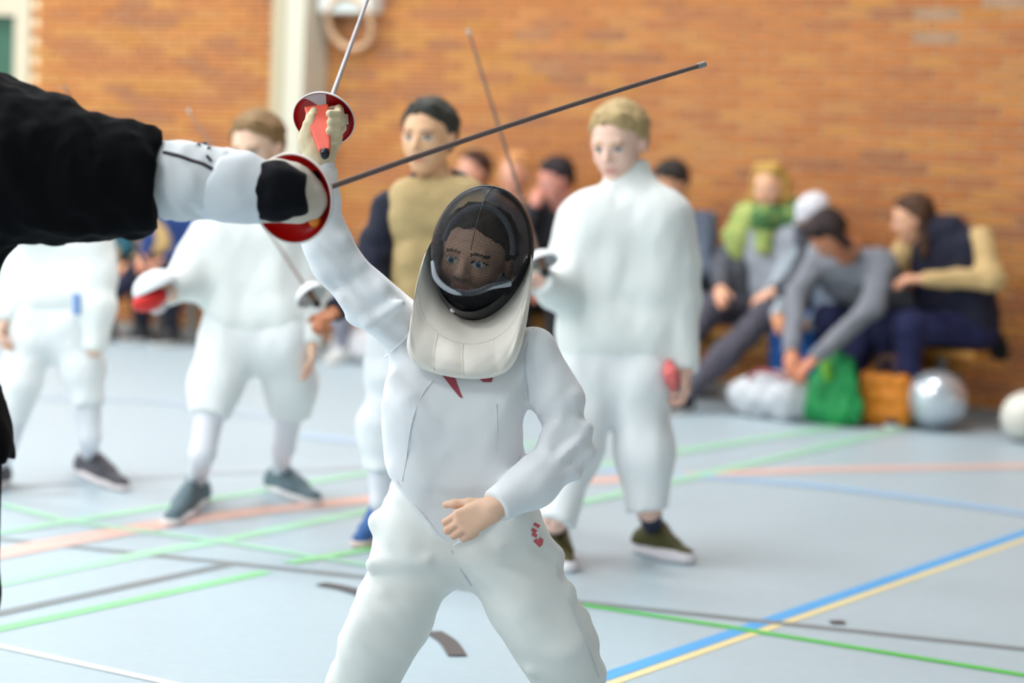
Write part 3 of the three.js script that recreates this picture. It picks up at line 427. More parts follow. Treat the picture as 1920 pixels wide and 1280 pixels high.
  const rimAt = (t) => { const a = Math.PI * lerp(0.93, 2.07, t), q = Math.sin(a), w = Math.pow(Math.sin(Math.PI * t), 0.6), k = lerp(0.99, 1.03, w); return at(A * Math.cos(a) * k * (1 - 0.1 * Math.max(0, -q)), Bm * q * k, lerp(-0.012, 0.034, w)); };
  const cols = [0, 0.14, 0.36, 0.5, 0.66, 0.86, 1], quilt = (t) => { let m = 1; for (const c0 of cols) m = Math.min(m, Math.abs(t - c0) / 0.05); return Math.sqrt(Math.min(1, m)); };
  const bibAt = (t, s0, off = 0) => { const p = rimAt(t).lerp(edge.getPoint(t), s0), mid = Math.sin(Math.PI * t), puff = s0 > 0.4 ? 0.005 * quilt(t) * Math.sqrt(Math.min(1, Math.min(s0 - 0.4, 1 - s0) * 8)) : 0.003 * Math.sin(s0 / 0.4 * Math.PI);
    return p.addScaledVector(f, (0.024 + 0.008 * mid) * Math.pow(Math.sin(Math.PI * Math.min(1, s0)), 0.8) + puff + off + 0.002 * noise(t * 9, s0 * 5, 4)).addScaledVector(s, (t - 0.5) * 0.018 * Math.sin(Math.PI * s0)); };
  const sheet = (off, flip) => { const pos = [], idx = []; for (let j = 0; j <= N2; j++) for (let i = 0; i <= N1; i++) { const p = bibAt(i / N1, j / N2, off); pos.push(p.x, p.y, p.z); } for (let j = 0; j < N2; j++) for (let i = 0; i < N1; i++) { const a = j * (N1 + 1) + i, b = a + N1 + 1; flip ? idx.push(a, a + 1, b, a + 1, b + 1, b) : idx.push(a, b, a + 1, a + 1, b, b + 1); } const g = new THREE.BufferGeometry(); g.setAttribute('position', new THREE.Float32BufferAttribute(pos, 3)); g.setIndex(idx); g.computeVertexNormals(); return g; };
  const bib = part('bib', mergeGeometries([sheet(0, false), sheet(-0.009, true)]), mat('#f6ede2', 0.8, { side: THREE.DoubleSide }), o, 'cream white quilted bib');
  const st = mat('#e9dfd2', 0.9), run = (fn, r, name, m) => part(name, tube(Array.from({ length: 25 }, (_, i) => fn(i / 24)), r, 60, 6), m, bib);
  for (const c0 of cols.slice(1, -1)) run((t) => bibAt(c0, lerp(0.42, 0.99, t), 0.0003), 0.0011, 'seam', st);
  run((t) => bibAt(t, 0.4, 0.0003), 0.0013, 'seam', st); run((t) => bibAt(t, 1, -0.004), 0.0056, 'binding', mat('#faf4ea', 0.8));
}
// the boy's sword
{
  const g = hp(607, 224, -0.03), dir = UP.clone().multiplyScalar(0.62).addScaledVector(RIGHT, 0.13).addScaledVector(away, 0.78).normalize();
  const redIn = mat('#b3060c', 0.35), rim = mat('#e4e1e0', 0.3);
  const o = epee('raised fencing sword with red bell guard in the masked boy\'s hand', { guard: g, tip: g.clone().addScaledVector(dir, 0.84), radius: 0.064, deep: 0.03, outer: rim, lining: redIn, bladeMat: mat('#a7a3a8', 0.35, { metalness: 0.7 }) });
  // white sector of the lining at the top, coral grip with black pommel, clip
  const q = new THREE.Quaternion().setFromUnitVectors(V(0, 1, 0), dir), upIn = UP.clone().addScaledVector(RIGHT, -0.2), prof = []; for (let i = 3; i <= 14; i++) { const t = i / 14 * Math.PI / 2; prof.push(new THREE.Vector2(Math.sin(t) * 0.0606, Math.cos(t) * 0.028 - 0.0015)); }
  const loc = upIn.applyQuaternion(q.clone().invert()), ang = Math.atan2(loc.x, loc.z), sg = new THREE.LatheGeometry(prof, 12, ang - 0.42, 0.84); sg.applyQuaternion(q); sg.translate(g.x, g.y, g.z);
  part('guard_stripe', sg, mat('#e6e8ec', 0.3, { side: THREE.DoubleSide }), o, 'white painted stripe');
  const a = hp(594, 204, -0.05), b = hp(607, 283, -0.115), ax = b.clone().sub(a), L = ax.length(); ax.normalize(); const sx = RIGHT.clone().addScaledVector(ax, -RIGHT.dot(ax)).normalize(), nz = sx.clone().cross(ax).normalize();
  const sh = new THREE.Shape([[-0.021, 0], [0.021, 0], [0.0185, L * 0.5], [0.01, L], [-0.006, L], [-0.0165, L * 0.5]].map(([x, y]) => new THREE.Vector2(x, y))), eg = new THREE.ExtrudeGeometry(sh, { depth: 0.012, bevelEnabled: true, bevelSize: 0.003, bevelThickness: 0.003, bevelSegments: 3 }); eg.translate(0, 0, -0.006); eg.applyMatrix4(frame(a, sx, ax, nz));
  part('grip', eg, mat('#ef5f48', 0.5), o, 'coral red grip');
  part('pommel', ball(hp(609, 288, -0.12), px(9), px(11), px(9)), mat('#14151d', 0.15), o, 'black pommel');
  part('clip', new RoundedBoxGeometry(0.02, 0.022, 0.012, 2, 0.003).applyMatrix4(frame(hp(645, 223, -0.03), RIGHT, UP, BACK)), mat('#c9ccd0', 0.2, { metalness: 0.9 }), o, 'metal socket clip');
}
// ---------------------------------------------------------------- the opponent in black, at the left edge
{
  const D = 3.85, q = (u, v, dz = 0) => P(u, v, D + dz), w = (n) => n * D / FOCAL;
  const t = thing('person', 'fencer in black jacket reaching in from the left edge with sword arm', 'person');
  const sleeve = chain([[q(-20, 305, 0), w(150)], [q(60, 312, 0), w(128)], [q(120, 324, 0), w(112)], [q(205, 337, 0), w(96)], [q(262, 342, 0), w(88)], [q(310, 344, 0.01), w(76)]]), sd = q(310, 344, 0.01).sub(q(205, 337)).normalize();
  const torso = [cap(q(-60, 255, 0.05), q(-165, 600, 0.05), w(128), w(126)), cap(q(-180, 250, 0.1), q(-280, 600, 0.1), w(120), w(120)), cap(q(-165, 600, 0.06), q(-150, 720, 0.05), w(126), w(110))];
  const foot1 = FL(-70, 1600), foot2 = FL(-420, 1580), knee1 = q(-64, 850, -0.02), knee2 = q(-380, 900, 0.1), hip = q(-122, 690, 0.03), hip2 = q(-290, 700, 0.12), ank1 = foot1.clone().setY(0.09), ank2 = foot2.clone().setY(0.09);
  const legs = [chain([[hip, w(108)], [knee1, w(92)]]), chain([[hip2, w(105)], [knee2, w(85)]])];
  const fold = (x, y, z) => 0.008 * noise(x * 16 + y * 4, y * 5, z * 12) + 0.003 * noise(x * 40, y * 14, z * 30);
  const skin = new THREE.Color(SKIN.tan), hc = q(-170, 70, 0.1), hf = RIGHT.clone().addScaledVector(away, 0.5), hs = V(0, 1, 0).cross(hf).normalize();
  const HM = frame(hc, hs, hf.clone().normalize().cross(hs).normalize(), hf.clone().normalize(), 0.235);
  const sh = (p) => ({ ...p, ra: p.ra * 0.6, rb: p.rb * 0.6 });
  const armW = chain([[q(300, 342), w(55)], [q(400, 345), w(50)], [q(500, 358), w(40)], [q(560, 366, 0.02), w(36)]]);
  part('body', mergeGeometries([skinOver(solid([{ k: 0.05, prims: [...torso, ...legs.flat(), ...sleeve].map(sh) }, { k: 0.03, prims: [...armW.map(sh), cap(q(-140, 215, 0.08), hc, 0.065, 0.055), cap(knee1, ank1, 0.05, 0.035), cap(knee2, ank2, 0.05, 0.035)] }], 0.03), 0.016, (x, y, z, c) => c.copy(skin)), headGeometry(HM, SKIN.tan, '#2c221b')]), skinMat, t);
  part('hair', hairGeometry(HM, 'short'), mat('#2c221b', 0.8), t);
  part('jacket', skinOver(solid([{ k: 0.06, prims: torso }, { k: 0.05, prims: sleeve, cuts: [[q(300, 343, 0.01), sd]] }], 0.06, fold), 0.009), mat('#050508', 0.95, { specularIntensity: 0.3 }), t, 'black jacket');
  part('breeches', skinOver(solid([{ k: 0.05, prims: legs[0], cuts: [[q(-72, 862, -0.02), V(0, -1, 0)]] }, { k: 0.05, prims: legs[1] }], 0.05, fold), 0.012), mat('#060507', 0.95, { specularIntensity: 0.3 }), t, 'black breeches');
  for (const [k, a, f] of [[knee1, ank1, foot1], [knee2, ank2, foot2]]) { part('sock', skinOver(solid([{ k: 0.02, prims: chain([[k, 0.062], [k.clone().lerp(a, 0.4), 0.058], [a, 0.04]]) }]), 0.012), M.black, t); shoe(t, a, f.clone().addScaledVector(RIGHT, 0.16).setY(0), M.black, mat('#e8e8e6', 0.6), 1.1, 0.01); }
  const whiteCloth = mat('#dcdde0', 0.75), dark = mat('#2a1c2c', 0.7);
  const inner = solid([{ k: 0.02, prims: chain([[q(280, 338, 0.01), w(70)], [q(345, 338, 0), w(70)], [q(410, 342, 0), w(65)]]) }], 0.02, (x, y, z) => 0.004 * noise(x * 28 + y * 9, y * 9, z * 22));
  const gl = part('glove', skinOver(inner, 0.006), whiteCloth, t, 'white gauntlet of the glove');
  const cd = q(505, 364).sub(q(380, 340)).normalize();
  const cuffF = solid([{ k: 0.02, prims: chain([[q(370, 338, 0), w(71)], [q(440, 350, 0), w(65)], [q(530, 366, 0.01), w(55)]]), cuts: [[q(500, 362), cd], [q(392, 335), cd.clone().negate().addScaledVector(UP, 0.28).addScaledVector(BACK, 0.15).normalize()]] }], 0.01, (x, y, z) => 0.0022 * noise(x * 18, y * 18, z * 18));
  part('cuff_flap', skinOver(cuffF, 0.0055), mat('#e3e5ea', 0.7), t, 'white overlapping cuff');
  seam(inner, [[306, 285], [335, 292], [360, 301], [382, 308], [398, 317]], 0.0032, 3.5, 4.0, gl, dark, 'zip'); seam(inner, [[372, 272], [386, 270], [392, 278]], 0.004, 3.5, 4.0, gl, dark, 'buckle'); seam(inner, [[388, 292], [396, 302]], 0.003, 3.5, 4.0, gl, dark, 'buckle');
  const backF = solid([{ k: 0.02, prims: chain([[q(470, 357, 0), w(52)], [q(520, 359, -0.004), w(53)], [q(556, 365, -0.004), w(41)]]), cuts: [[q(576, 358), cd.clone().addScaledVector(UP, 0.25).normalize()]] }], 0.01, (x, y, z) => 0.002 * noise(x * 30, y * 30, z * 30));
  part('glove_back', skinOver(backF, 0.005), mat('#07080f', 0.85, { specularIntensity: 0.35 }), t, 'black padded back of the glove');
  const cream = solid([{ k: 0.02, prims: [...chain([[q(490, 356, 0.012), w(52)], [q(530, 352, 0.02), w(52)], [q(560, 344, 0.03), w(28)], [q(580, 345, 0.035), w(16)]]), ...chain([[q(500, 372, 0.01), w(44)], [q(560, 380, 0.015), w(34)], [q(586, 374, 0.03), w(26)]])] },
    ...[[592, 356], [598, 370], [598, 384], [590, 397]].map(([u, v]) => ({ k: 0.006, prims: chain([[q(565, v - 2, 0.02), w(13)], [q(u, v, 0.03), w(11.5)], [q(u + 6, v + 2, 0.07), w(10)]]) }))], 0.01, (x, y, z) => 0.001 * noise(x * 50, y * 50, z * 50));
  part('glove_palm', skinOver(cream, 0.0045), mat('#cfc4b4', 0.7), t, 'cream leather palm and fingers');
  // his sword
  const g = q(548, 372, 0.05), tip = P(1319, 121, 4.42), n = tip.clone().sub(g).normalize();
  const o = epee('fencing sword with red bell guard held by the black-sleeved arm, long dark blade', { guard: g, tip, radius: 0.08, deep: 0.045, axis: n.clone().multiplyScalar(0.5).addScaledVector(away, 0.62), outer: mat('#dcd6d2', 0.35), lining: mat('#d20808', 0.3), bladeMat: mat('#6a544d', 0.45), gripMat: mat('#1b1618', 0.6), grip: 0.09, bend: 0.006, r0: 0.0058, r1: 0.0044 });
  part('socket', ball(q(590, 412, 0.05), 0.012, 0.014, 0.01), mat('#f28a1c', 0.4), o, 'orange socket'); part('guard_opening', ball(q(590, 338, 0.055), 0.012, 0.018, 0.009), M.black, o, 'black oval in place of the dark hole');  // black ball stands in for the dark hole in the guard
  const qq = new THREE.Quaternion().setFromUnitVectors(V(0, 1, 0), n.clone().multiplyScalar(0.5).addScaledVector(away, 0.62).normalize()), rg = new THREE.TorusGeometry(0.079, 0.0022, 8, 64); rg.rotateX(Math.PI / 2); rg.applyQuaternion(qq); rg.translate(g.x, g.y, g.z); part('guard_rim', rg, mat('#e9dcd8', 0.3), o, 'pale rim');
}
// ---------------------------------------------------------------- the boys waiting behind
const fencerMats = (shoeC, soleC, sock) => ({ top: mat('#eff1ee', 0.82), bottom: mat('#eff0f1', 0.82), sock: mat(sock, 0.85), shoe: mat(shoeC, 0.75), sole: mat(soleC, 0.6) });
const steelBlade = mat('#6f5a52', 0.4, { metalness: 0.4 }), guardWhite = mat('#e8eaec', 0.35);
{ // blond boy on the right
  const D = 6.9, q = (u, v, dz = 0) => P(u, v, D + dz), w = (n) => n * D / FOCAL, R = (u0, u1, v, r, dz = 0) => [q(u0, v, dz), q(u1, v, dz), w(r)];
  const fB = FL(1285, 1056), fA = FL(1062, 1072), hl = V(0, -1, 0);
  const bt = person('blond boy in white fencing jacket and breeches, looking down, standing right of the masked boy', {
    skin: '#f2c6b2', cell: 0.011, neck: q(1185, 352, 0.03), collar: [0.75, w(48)],
    head: { c: q(1160, 268, 0), f: toCam.clone().addScaledVector(RIGHT, -0.52).addScaledVector(UP, -0.42), u: UP.clone().addScaledVector(RIGHT, 0.03), h: w(146), hair: '#b59a6c', brow: '#b8935f', iris: '#4d5a63', hairLabel: 'short blond hair' },
    torso: [R(1120, 1230, 400, 52), R(1112, 1228, 450, 62), R(1112, 1222, 530, 62), R(1110, 1218, 600, 62), R(1108, 1216, 650, 60)], hem: [[q(1150, 668), V(-0.02, -1, 0)]],
    pelvis: [R(1108, 1210, 640, 58), R(1104, 1212, 705, 60)],
    arms: [{ pts: [[q(1088, 412, 0.02), w(44)], [q(1062, 500, 0), w(40)], [q(1045, 545, -0.1), w(36)], [q(1014, 528, -0.22), w(27)]], hand: { back: UP.clone().addScaledVector(RIGHT, -0.5), flip: false, curl: [1.1, 1.3, 0.8], s: 0.8, cell: 0.007, dir: RIGHT.clone().multiplyScalar(-1).addScaledVector(toCam, 0.4) } },
      { pts: [[q(1252, 412, 0), w(42)], [q(1272, 500, 0), w(38)], [q(1280, 560, 0), w(34)], [q(1284, 690, -0.05), w(28)]], hand: { back: RIGHT.clone().addScaledVector(toCam, 0.4), flip: true, curl: [0.5, 0.9, 0.5], s: 0.8, cell: 0.007 } }],
    legs: [{ pts: [[q(1110, 715), w(56)], [q(1072, 850, -0.05), w(50)], [q(1040, 975, -0.12), w(40)], [FL(1040, 1040).setY(0.08), w(22)]], pantTo: 3, toe: fA }, { pts: [[q(1196, 715), w(58)], [q(1210, 850), w(50)], [q(1216, 952), w(40)], [FL(1222, 1040).setY(0.085), w(24)]], pantTo: 3, toe: fB }],
    mats: { ...fencerMats('#4e4a22', '#ece6ea', '#1d2440') }, sockFat: 0.85, soleH: 0.04, fold: folds(0.006, 6, 3.5, 6, 3),
  });
  const g = q(1016, 494, -0.24);
  epee('fencing sword with white bell guard held upright by the blond boy', { guard: g, tip: P(878, 58, 7.0), outer: guardWhite, lining: mat('#e2e4e6', 0.4), bladeMat: steelBlade, gripMat: mat('#8a6a55', 0.6), grip: 0.03, radius: 0.052, r0: 0.006, r1: 0.0045 });
  part('hip_badge', new RoundedBoxGeometry(w(26), w(30), 0.012, 2, 0.005).applyMatrix4(frame(q(1229, 621, -0.095), RIGHT, UP, BACK)), mat('#e58a8c', 0.8), bt, 'small red badge');
  single('red_cloth', skinOver(solid([{ k: 0.02, prims: chain([[q(1254, 684, -0.1), 0.015], [q(1258, 704, -0.12), 0.018], [q(1264, 726, -0.1), 0.014]]) }], 0.02, folds(0.006, 30, 30, 30)), 0.006), mat('#e4716f', 0.7), 'small crumpled pink-red cloth in the blond boy\'s lowered hand', 'cloth');
}
{ // dark-haired boy in the beige vest
  const D = 7.05, q = (u, v, dz = 0) => P(u, v, D + dz), w = (n) => n * D / FOCAL, R = (u0, u1, v, r, dz = 0) => [q(u0, v, dz), q(u1, v, dz), w(r)];
  const t = person('dark-haired boy in beige padded vest over navy long sleeves, behind the masked boy', {
    skin: '#e3b088', cell: 0.012, neck: q(818, 342, 0.03), collar: null,
    head: { c: q(803, 258, 0), f: toCam.clone().addScaledVector(RIGHT, -0.4).addScaledVector(UP, -0.12), u: UP.clone().addScaledVector(RIGHT, 0.04), h: w(140), hair: '#2b2a22', brow: '#3a2c20', iris: '#2a2018', hairLabel: 'cropped black hair' },
    torso: [R(772, 868, 372, 42), R(778, 872, 420, 50), R(784, 866, 500, 50), R(786, 860, 570, 50)], hem: [[q(815, 640), V(0, -1, 0)]], topName: 'vest', topLabel: 'beige padded vest', sleeveLabel: 'navy sleeve',
    pelvis: [R(745, 850, 640, 55), R(740, 850, 700, 58)],
    arms: [{ pts: [[q(732, 392, 0.02), w(36)], [q(708, 462, 0.02), w(32)], [q(694, 540, -0.02), w(31)], [q(630, 582, -0.18), w(22)]], hand: { back: UP.clone().addScaledVector(toCam, 0.6), curl: [0.9, 1.2, 0.8], s: 0.8, cell: 0.007, glove: SKIN.brown } }, { pts: [[q(895, 384, 0.02), w(40)], [q(925, 470, 0.03), w(34)], [q(930, 540, 0), w(31)], [q(905, 620, -0.1), w(22)]], hand: { back: RIGHT.clone(), flip: true, curl: [0.5, 0.8, 0.4], s: 0.8, cell: 0.008 } }],
    legs: [{ pts: [[q(752, 715), w(52)], [q(716, 800), w(42)], [q(718, 876), w(38)], [q(716, 940), w(24)], [FL(712, 1006).setY(0.08), w(18)]], pantTo: 3, toe: FL(676, 1026) }, { pts: [[q(840, 715), w(52)], [q(858, 800), w(42)], [q(866, 876), w(38)], [q(868, 940), w(24)], [FL(870, 1000).setY(0.08), w(18)]], pantTo: 3, toe: FL(900, 1026) }],
    mats: { top: mat('#b49a6b', 0.8), sleeve: mat('#14172b', 0.85), bottom: mat('#e4e6ea', 0.82), sock: mat('#e2e0ea', 0.85), shoe: mat('#2d5a94', 0.7), sole: mat('#dcc4b8', 0.6) }, fold: folds(0.005, 8, 12, 8, 11),
  });
  part('collar', tube(Array.from({ length: 16 }, (_, i) => { const a = i / 16 * Math.PI * 2; return q(822 + 46 * Math.cos(a), 338 + 12 * Math.sin(a), -0.055 * Math.sin(a) + 0.02); }), 0.02, 40, 8, true), mat('#26303f', 0.85), t, 'navy collar');
  epee('fencing sword with white guard held by the boy in the beige vest', { guard: q(585, 556, -0.2), tip: P(352, 206, 7.2), outer: guardWhite, lining: mat('#e2e4e6', 0.4), bladeMat: steelBlade, gripMat: mat('#8a6a55', 0.6), grip: 0.03, radius: 0.052, r0: 0.0045, r1: 0.003 });
}
{ // boy with the red and white guard
  const D = 7.5, q = (u, v, dz = 0) => P(u, v, D + dz), w = (n) => n * D / FOCAL, R = (u0, u1, v, r, dz = 0) => [q(u0, v, dz), q(u1, v, dz), w(r)];
  person('brown-haired boy in white fencing kit half hidden behind the black-sleeved arm', {
    skin: '#ecc3a8', cell: 0.012, neck: q(486, 352, 0.03), collar: [0.7, w(44)],
    head: { c: q(482, 278, 0), f: toCam.clone().addScaledVector(RIGHT, -0.45).addScaledVector(UP, -0.35), u: UP.clone(), h: w(132), hair: '#8a6a44', iris: '#4d5a63', hairLabel: 'short brown hair' },
    torso: [R(430, 535, 405, 44), R(424, 532, 450, 54), R(430, 526, 520, 54), R(436, 524, 580, 55), R(440, 524, 615, 52)], hem: [hemCut(q(395, 590), q(482, 655)), hemCut(q(482, 655), q(570, 590))],
    pelvis: [R(432, 532, 600, 52), R(432, 536, 645, 54)],
    arms: [{ pts: [[q(408, 425, 0.02), w(42)], [q(375, 480, -0.02), w(40)], [q(360, 520, -0.06), w(38)], [q(318, 545, -0.16), w(30)]], hand: { back: UP.clone(), curl: [1, 1.2, 0.8], s: 0.8, cell: 0.008, glove: '#d9dadd' } }, { pts: [[q(552, 425, 0.02), w(40)], [q(578, 500, 0.02), w(34)], [q(584, 560, 0), w(30)], [q(584, 642, -0.05), w(22)]], hand: { back: RIGHT.clone(), flip: true, curl: [0.3, 0.4, 0.3], s: 0.75, cell: 0.007 } }],
    legs: [{ pts: [[q(432, 650), w(52)], [q(405, 720, -0.05), w(46)], [q(394, 775, -0.08), w(40)], [q(380, 850, -0.12), w(27)], [FL(368, 945).setY(0.08), w(20)]], pantTo: 3, toe: FL(322, 984) }, { pts: [[q(530, 650), w(54)], [q(544, 720, 0.1), w(48)], [q(542, 770, 0.15), w(42)], [q(530, 840, 0.2), w(26)], [FL(524, 922).setY(0.08), w(19)]], pantTo: 3, toe: FL(588, 946) }],
    mats: fencerMats('#5c7078', '#e2dede', '#e6e4ec'), fold: folds(0.006, 6, 3.5, 6, 21),
  });
  const g = q(292, 540, -0.22);
  const o = epee('fencing sword with white guard and red lining held by the brown-haired boy', { guard: g, tip: P(121, 162, 7.2), outer: guardWhite, lining: guardWhite, bladeMat: steelBlade, radius: 0.078, deep: 0.06, r0: 0.0045, r1: 0.003 });
  part('guard_cushion', ball(q(281, 562, -0.24), w(34), w(20), w(26), camera.quaternion.clone().multiply(new THREE.Quaternion().setFromAxisAngle(V(0, 0, 1), 0.4))), mat('#cf1410', 0.5), o, 'red cushion');
}
{ // far-left boy, head hidden behind the black sleeve
  const D = 7.85, q = (u, v, dz = 0) => P(u, v, D + dz), w = (n) => n * D / FOCAL, R = (u0, u1, v, r, dz = 0) => [q(u0, v, dz), q(u1, v, dz), w(r)];
  const t = person('boy in white fencing kit at far left, head hidden behind the black sleeve', {
    skin: '#ecc3a8', cell: 0.013, neck: q(118, 368, 0.03), collar: [0.7, w(42)],
    head: { c: q(116, 312, 0), f: toCam.clone().addScaledVector(RIGHT, 0.3), u: UP.clone(), h: w(112), hair: '#6b5136', hairLabel: 'short brown hair' },
    torso: [R(80, 155, 405, 44), R(76, 150, 450, 50), R(76, 146, 530, 50), R(78, 142, 575, 48)], hem: [[q(110, 608), V(0, -1, 0)]],
    pelvis: [R(66, 136, 580, 46), R(62, 136, 620, 48)],
    arms: [{ pts: [[q(58, 420, 0.05), w(36)], [q(40, 500, 0.06), w(32)], [q(30, 540, 0), w(30)], [q(10, 600, -0.06), w(22)]], hand: { back: RIGHT.clone().negate(), curl: [0.6, 0.8, 0.4], s: 0.75, cell: 0.009 } }, { pts: [[q(172, 425, -0.02), w(38)], [q(184, 510, -0.03), w(33)], [q(184, 580, -0.05), w(31)], [q(178, 652, -0.06), w(24)]] }],
    legs: [{ pts: [[q(62, 620), w(44)], [q(34, 720, -0.05), w(38)], [q(22, 790, -0.06), w(32)], [q(8, 850, -0.08), w(22)], [FL(-8, 912).setY(0.08), w(18)]], pantTo: 3, toe: FL(-50, 930) }, { pts: [[q(130, 620), w(44)], [q(156, 690), w(38)], [q(164, 755), w(33)], [q(168, 820), w(24)], [FL(166, 892).setY(0.08), w(18)]], pantTo: 3, toe: FL(228, 920) }],
    mats: fencerMats('#4d4a52', '#e2d8d8', '#e4e4ea'), fold: folds(0.005, 5, 8, 5, 31),
  });
  part('jacket_badge', new RoundedBoxGeometry(w(13), w(38), 0.012, 2, 0.004).applyMatrix4(frame(q(143, 570, -0.115), RIGHT, UP, BACK)), mat('#7d9fd6', 0.8), t, 'small blue badge');
}
// ---------------------------------------------------------------- people sitting along the wall
// x: seat position along the wall; turn: how far the torso leans; all lengths for a seated adult scaled by s
function seated(label, { x, off = 0.36, s = 1, yaw = 0, lean = 0.15, sway = 0, pitch = 0.1, turn = 0, skin = SKIN.tan, hair, kind = 'short', hairLabel, top, sleeve, bottom, shoeC = '#2a2a2e', handA, handB, feetA, feetB, kneeA, kneeB, headH = 0.24, elbA, elbB, topLabel, sleeveLabel, headAt }) {
  const cs = Math.cos(yaw), sn = Math.sin(yaw), at = (a, b, c) => V(x + (a * cs + c * sn) * s, b * s, WALL_Z + off + (-a * sn + c * cs) * s);
  const L = (a, h, f = 0) => at(a + sway * h, 0.5 + h * Math.cos(lean) - f * Math.sin(lean) * 0, 0.02 + h * Math.sin(lean) + f);   // along the spine
  const kA = kneeA ? at(...kneeA) : at(-0.13, 0.5, 0.36), kB = kneeB ? at(...kneeB) : at(0.13, 0.5, 0.36), aA = feetA ? at(feetA[0], 0.08 / s, feetA[1]) : at(-0.13, 0.08 / s, 0.3), aB = feetB ? at(feetB[0], 0.08 / s, feetB[1]) : at(0.13, 0.08 / s, 0.3);
  const sA = L(-0.17, 0.46), sB = L(0.17, 0.46), wA = handA ? at(...handA) : at(-0.1, 0.58, 0.36), wB = handB ? at(...handB) : at(0.1, 0.58, 0.36);
  const mid = (p, q, d) => p.clone().lerp(q, 0.5).add(at(...d).sub(at(0, 0, 0))), eA = elbA ? at(...elbA) : mid(sA, wA, [-0.09, -0.08, -0.06]), eB = elbB ? at(...elbB) : mid(sB, wB, [0.09, -0.08, -0.06]);
  const hf = at(Math.sin(turn), -Math.sin(pitch), Math.cos(turn) * Math.cos(pitch)).sub(at(0, 0, 0)).normalize(), c = headAt ? at(...headAt) : L(0, 0.66, 0.03 + 0.05 * Math.sin(pitch)), r = (k) => k * s;
  const fwd = at(0, 0, 1).sub(at(0, 0, 0)).normalize();
  return person(label, {
    skin, cell: 0.016, neck: L(0, 0.5), collar: headAt ? [0.85, 0.085] : null, head: { c, f: hf, u: V(0, 1, 0), h: headH * s, hair, kind, hairLabel, hairCell: 0.06, cell: 0.05 },
    torso: [[L(-0.1, 0.42), L(0.1, 0.42), r(0.1)], [L(-0.1, 0.3), L(0.1, 0.3), r(0.12)], [L(-0.09, 0.15), L(0.09, 0.15), r(0.12)], [L(-0.09, 0.02), L(0.09, 0.02), r(0.13)]],
    pelvis: [[at(-0.09, 0.5, 0.02), at(0.09, 0.5, 0.02), r(0.12)]],
    arms: [{ pts: [[sA, r(0.07)], [eA, r(0.058)], [wA, r(0.042)]], hand: { back: V(0, 1, 0).addScaledVector(fwd, 0.4), curl: [0.4, 0.6, 0.4], s: 0.95 * s, cell: 0.011, flip: true } }, { pts: [[sB, r(0.07)], [eB, r(0.058)], [wB, r(0.042)]], hand: { back: V(0, 1, 0).addScaledVector(fwd, 0.4), curl: [0.4, 0.6, 0.4], s: 0.95 * s, cell: 0.011 } }],
    legs: [{ pts: [[at(-0.1, 0.49, 0.03), r(0.1)], [kA, r(0.075)], [kA.clone().lerp(aA, 0.5), r(0.066)], [aA, r(0.05)]], pantTo: 4, toe: aA.clone().addScaledVector(fwd, 0.17 * s).setY(0) }, { pts: [[at(0.1, 0.49, 0.03), r(0.1)], [kB, r(0.075)], [kB.clone().lerp(aB, 0.5), r(0.066)], [aB, r(0.05)]], pantTo: 4, toe: aB.clone().addScaledVector(fwd, 0.17 * s).setY(0) }],
    mats: { top: mat(top, 0.85), sleeve: sleeve ? mat(sleeve, 0.85) : null, bottom: mat(bottom, 0.85), shoe: mat(shoeC, 0.6), sole: mat('#d8d5d0', 0.7) }, bottomName: 'trousers', topName: 'top', topLabel, sleeveLabel, fold: folds(0.007, 9, 11, 9, x * 3), footScale: 1.05 * s,
  });
}
